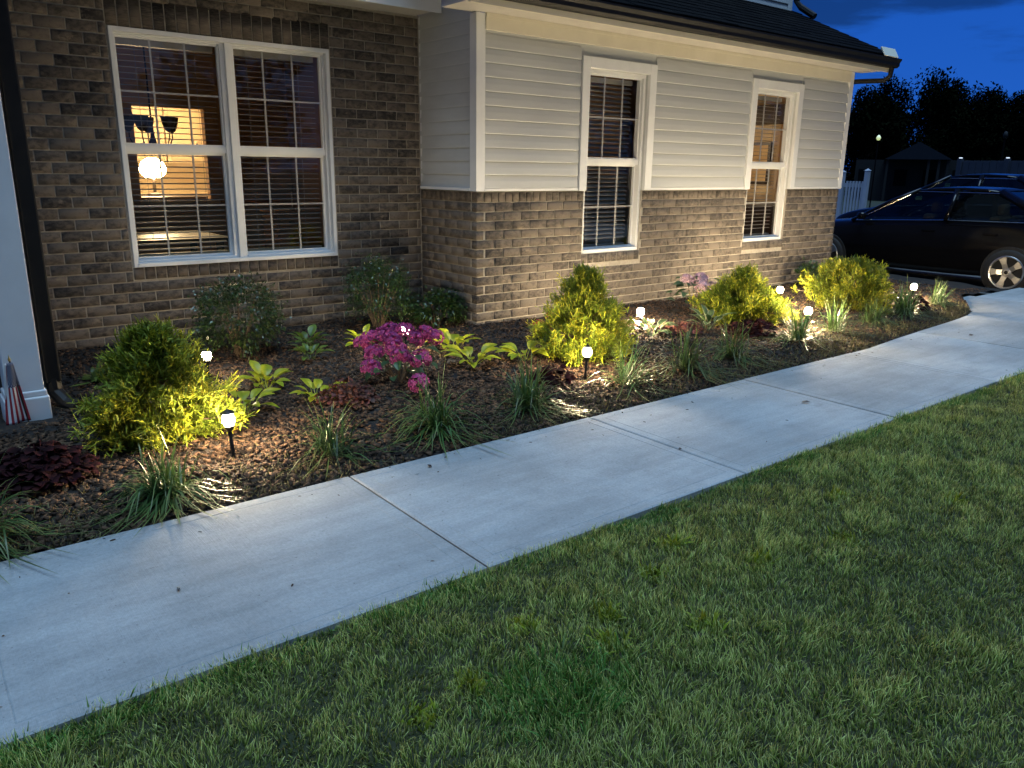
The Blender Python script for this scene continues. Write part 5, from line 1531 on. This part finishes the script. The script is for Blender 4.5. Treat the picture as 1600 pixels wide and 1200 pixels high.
def lawn_view(x, y):
    # thin out away from the camera
    d = np.hypot(x, y)
    return (y < SWN + 0.02) & (RNG.random(len(x)) < np.clip(1.15 - d / 9.0, 0.25, 1.0)) & (d > 0.5)
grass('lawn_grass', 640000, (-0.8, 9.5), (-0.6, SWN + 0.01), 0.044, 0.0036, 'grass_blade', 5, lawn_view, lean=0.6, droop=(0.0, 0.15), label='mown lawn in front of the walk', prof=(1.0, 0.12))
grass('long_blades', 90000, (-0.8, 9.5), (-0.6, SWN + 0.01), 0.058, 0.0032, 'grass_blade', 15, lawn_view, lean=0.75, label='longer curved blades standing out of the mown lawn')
grass('lawn_fringe', 26000, (-1.0, 9.5), (SWN - 0.09, SWN + 0.030), 0.058, 0.0036, 'lush_blade', 6, lambda x, y: RNG.random(len(x)) < np.clip((SWN + 0.03 - y) / 0.05, 0, 1) * (0.55 + 0.45 * np.sin(x * 6.0 + np.sin(x * 17))), lean=0.8, label='longer green grass hanging over the edge of the walk')
grass('lush_grass', 6500, (0.95, 1.75), (1.1, 1.8), 0.095, 0.0036, 'lush_blade', 8, lambda x, y: ((x - 1.32) / 0.26) ** 2 + ((y - 1.42) / 0.17) ** 2 < RNG.random(len(x)) * 1.2 + 0.2, label='taller dark green tuft growing in the lawn')
def weeds_mask(x, y):
    cs = np.array([(1.72, 1.62), (1.60, 1.50), (1.15, 1.62), (2.05, 1.72), (0.95, 1.58), (2.45, 1.55), (2.9, 1.45), (3.3, 1.7), (1.95, 1.38), (2.3, 1.85), (3.7, 1.35), (1.45, 1.75)])
    m = np.zeros(len(x), bool)
    for cx, cy in cs: m |= np.hypot(x - cx, y - cy) < RNG.random(len(x)) * 0.065
    return m
grass('lawn_weeds', 60000, (0.8, 4.0), (1.1, 2.0), 0.062, 0.009, 'weed_leaf', 9, weeds_mask, lean=0.7, label='pale yellow-green weeds dotted through the lawn')
grass('dry_grass', 26000, (-0.5, 9.5), (-0.4, SWN), 0.05, 0.0035, 'dry_blade', 10, lawn_view, lean=1.0, label='straw-coloured dry blades among the lawn')

# bits of debris on the concrete
rg = np.random.default_rng(5)
n = 170
x = rg.uniform(-0.5, 9.0, n); y = SWF - 0.02 - np.abs(rg.normal(0, 0.14, n)); far = rg.random(n) < 0.12
y = np.where(far, rg.uniform(SWN + 0.05, SWF - 0.05, n), y)
a = rg.uniform(0, 6.283, n)
RNG = rg
V, F, A = strands(np.stack([x, y, np.full(n, 0.007)], axis=1), np.stack([np.cos(a), np.sin(a), np.zeros(n)], axis=1), rg.uniform(0.004, 0.022, n), rg.uniform(0.003, 0.008, n), 0.0, [0.6, 1.0, 0.5])
o = obj_from('crumbs', np_mesh('crumbs', V, F, A), 'chip', None, 'stuff')
o['label'] = 'small mulch crumbs scattered on the walk'; o['category'] = 'debris'
for i, (x, y, s, lb) in enumerate([(0.62, 2.62, 0.012, 'dead leaf scrap on the nearest slab'), (3.15, 2.52, 0.016, 'dark crumb beside the second visible joint'), (4.5, 2.62, 0.03, 'dark leaf lying near the third visible joint'),
                                   (1.95, 3.10, 0.018, 'small dark leaf near the bed edge on the second slab'), (7.75, 2.95, 0.035, 'dark leaf on the far curve of the walk')]):
    m = MB().add([(-s, -s * 0.4, 0.004), (0, -s * 0.55, 0.009), (s, 0, 0.005), (0.2 * s, s * 0.5, 0.011), (-0.7 * s, s * 0.35, 0.005)], [(0, 1, 2, 3, 4)])
    o = m.build('fallen_leaf', 'dark_wood', loc=(x, y, 0.006), rotz=random.uniform(0, 6))
    tag(o, lb, 'leaf', 'leaf scraps on the walk')
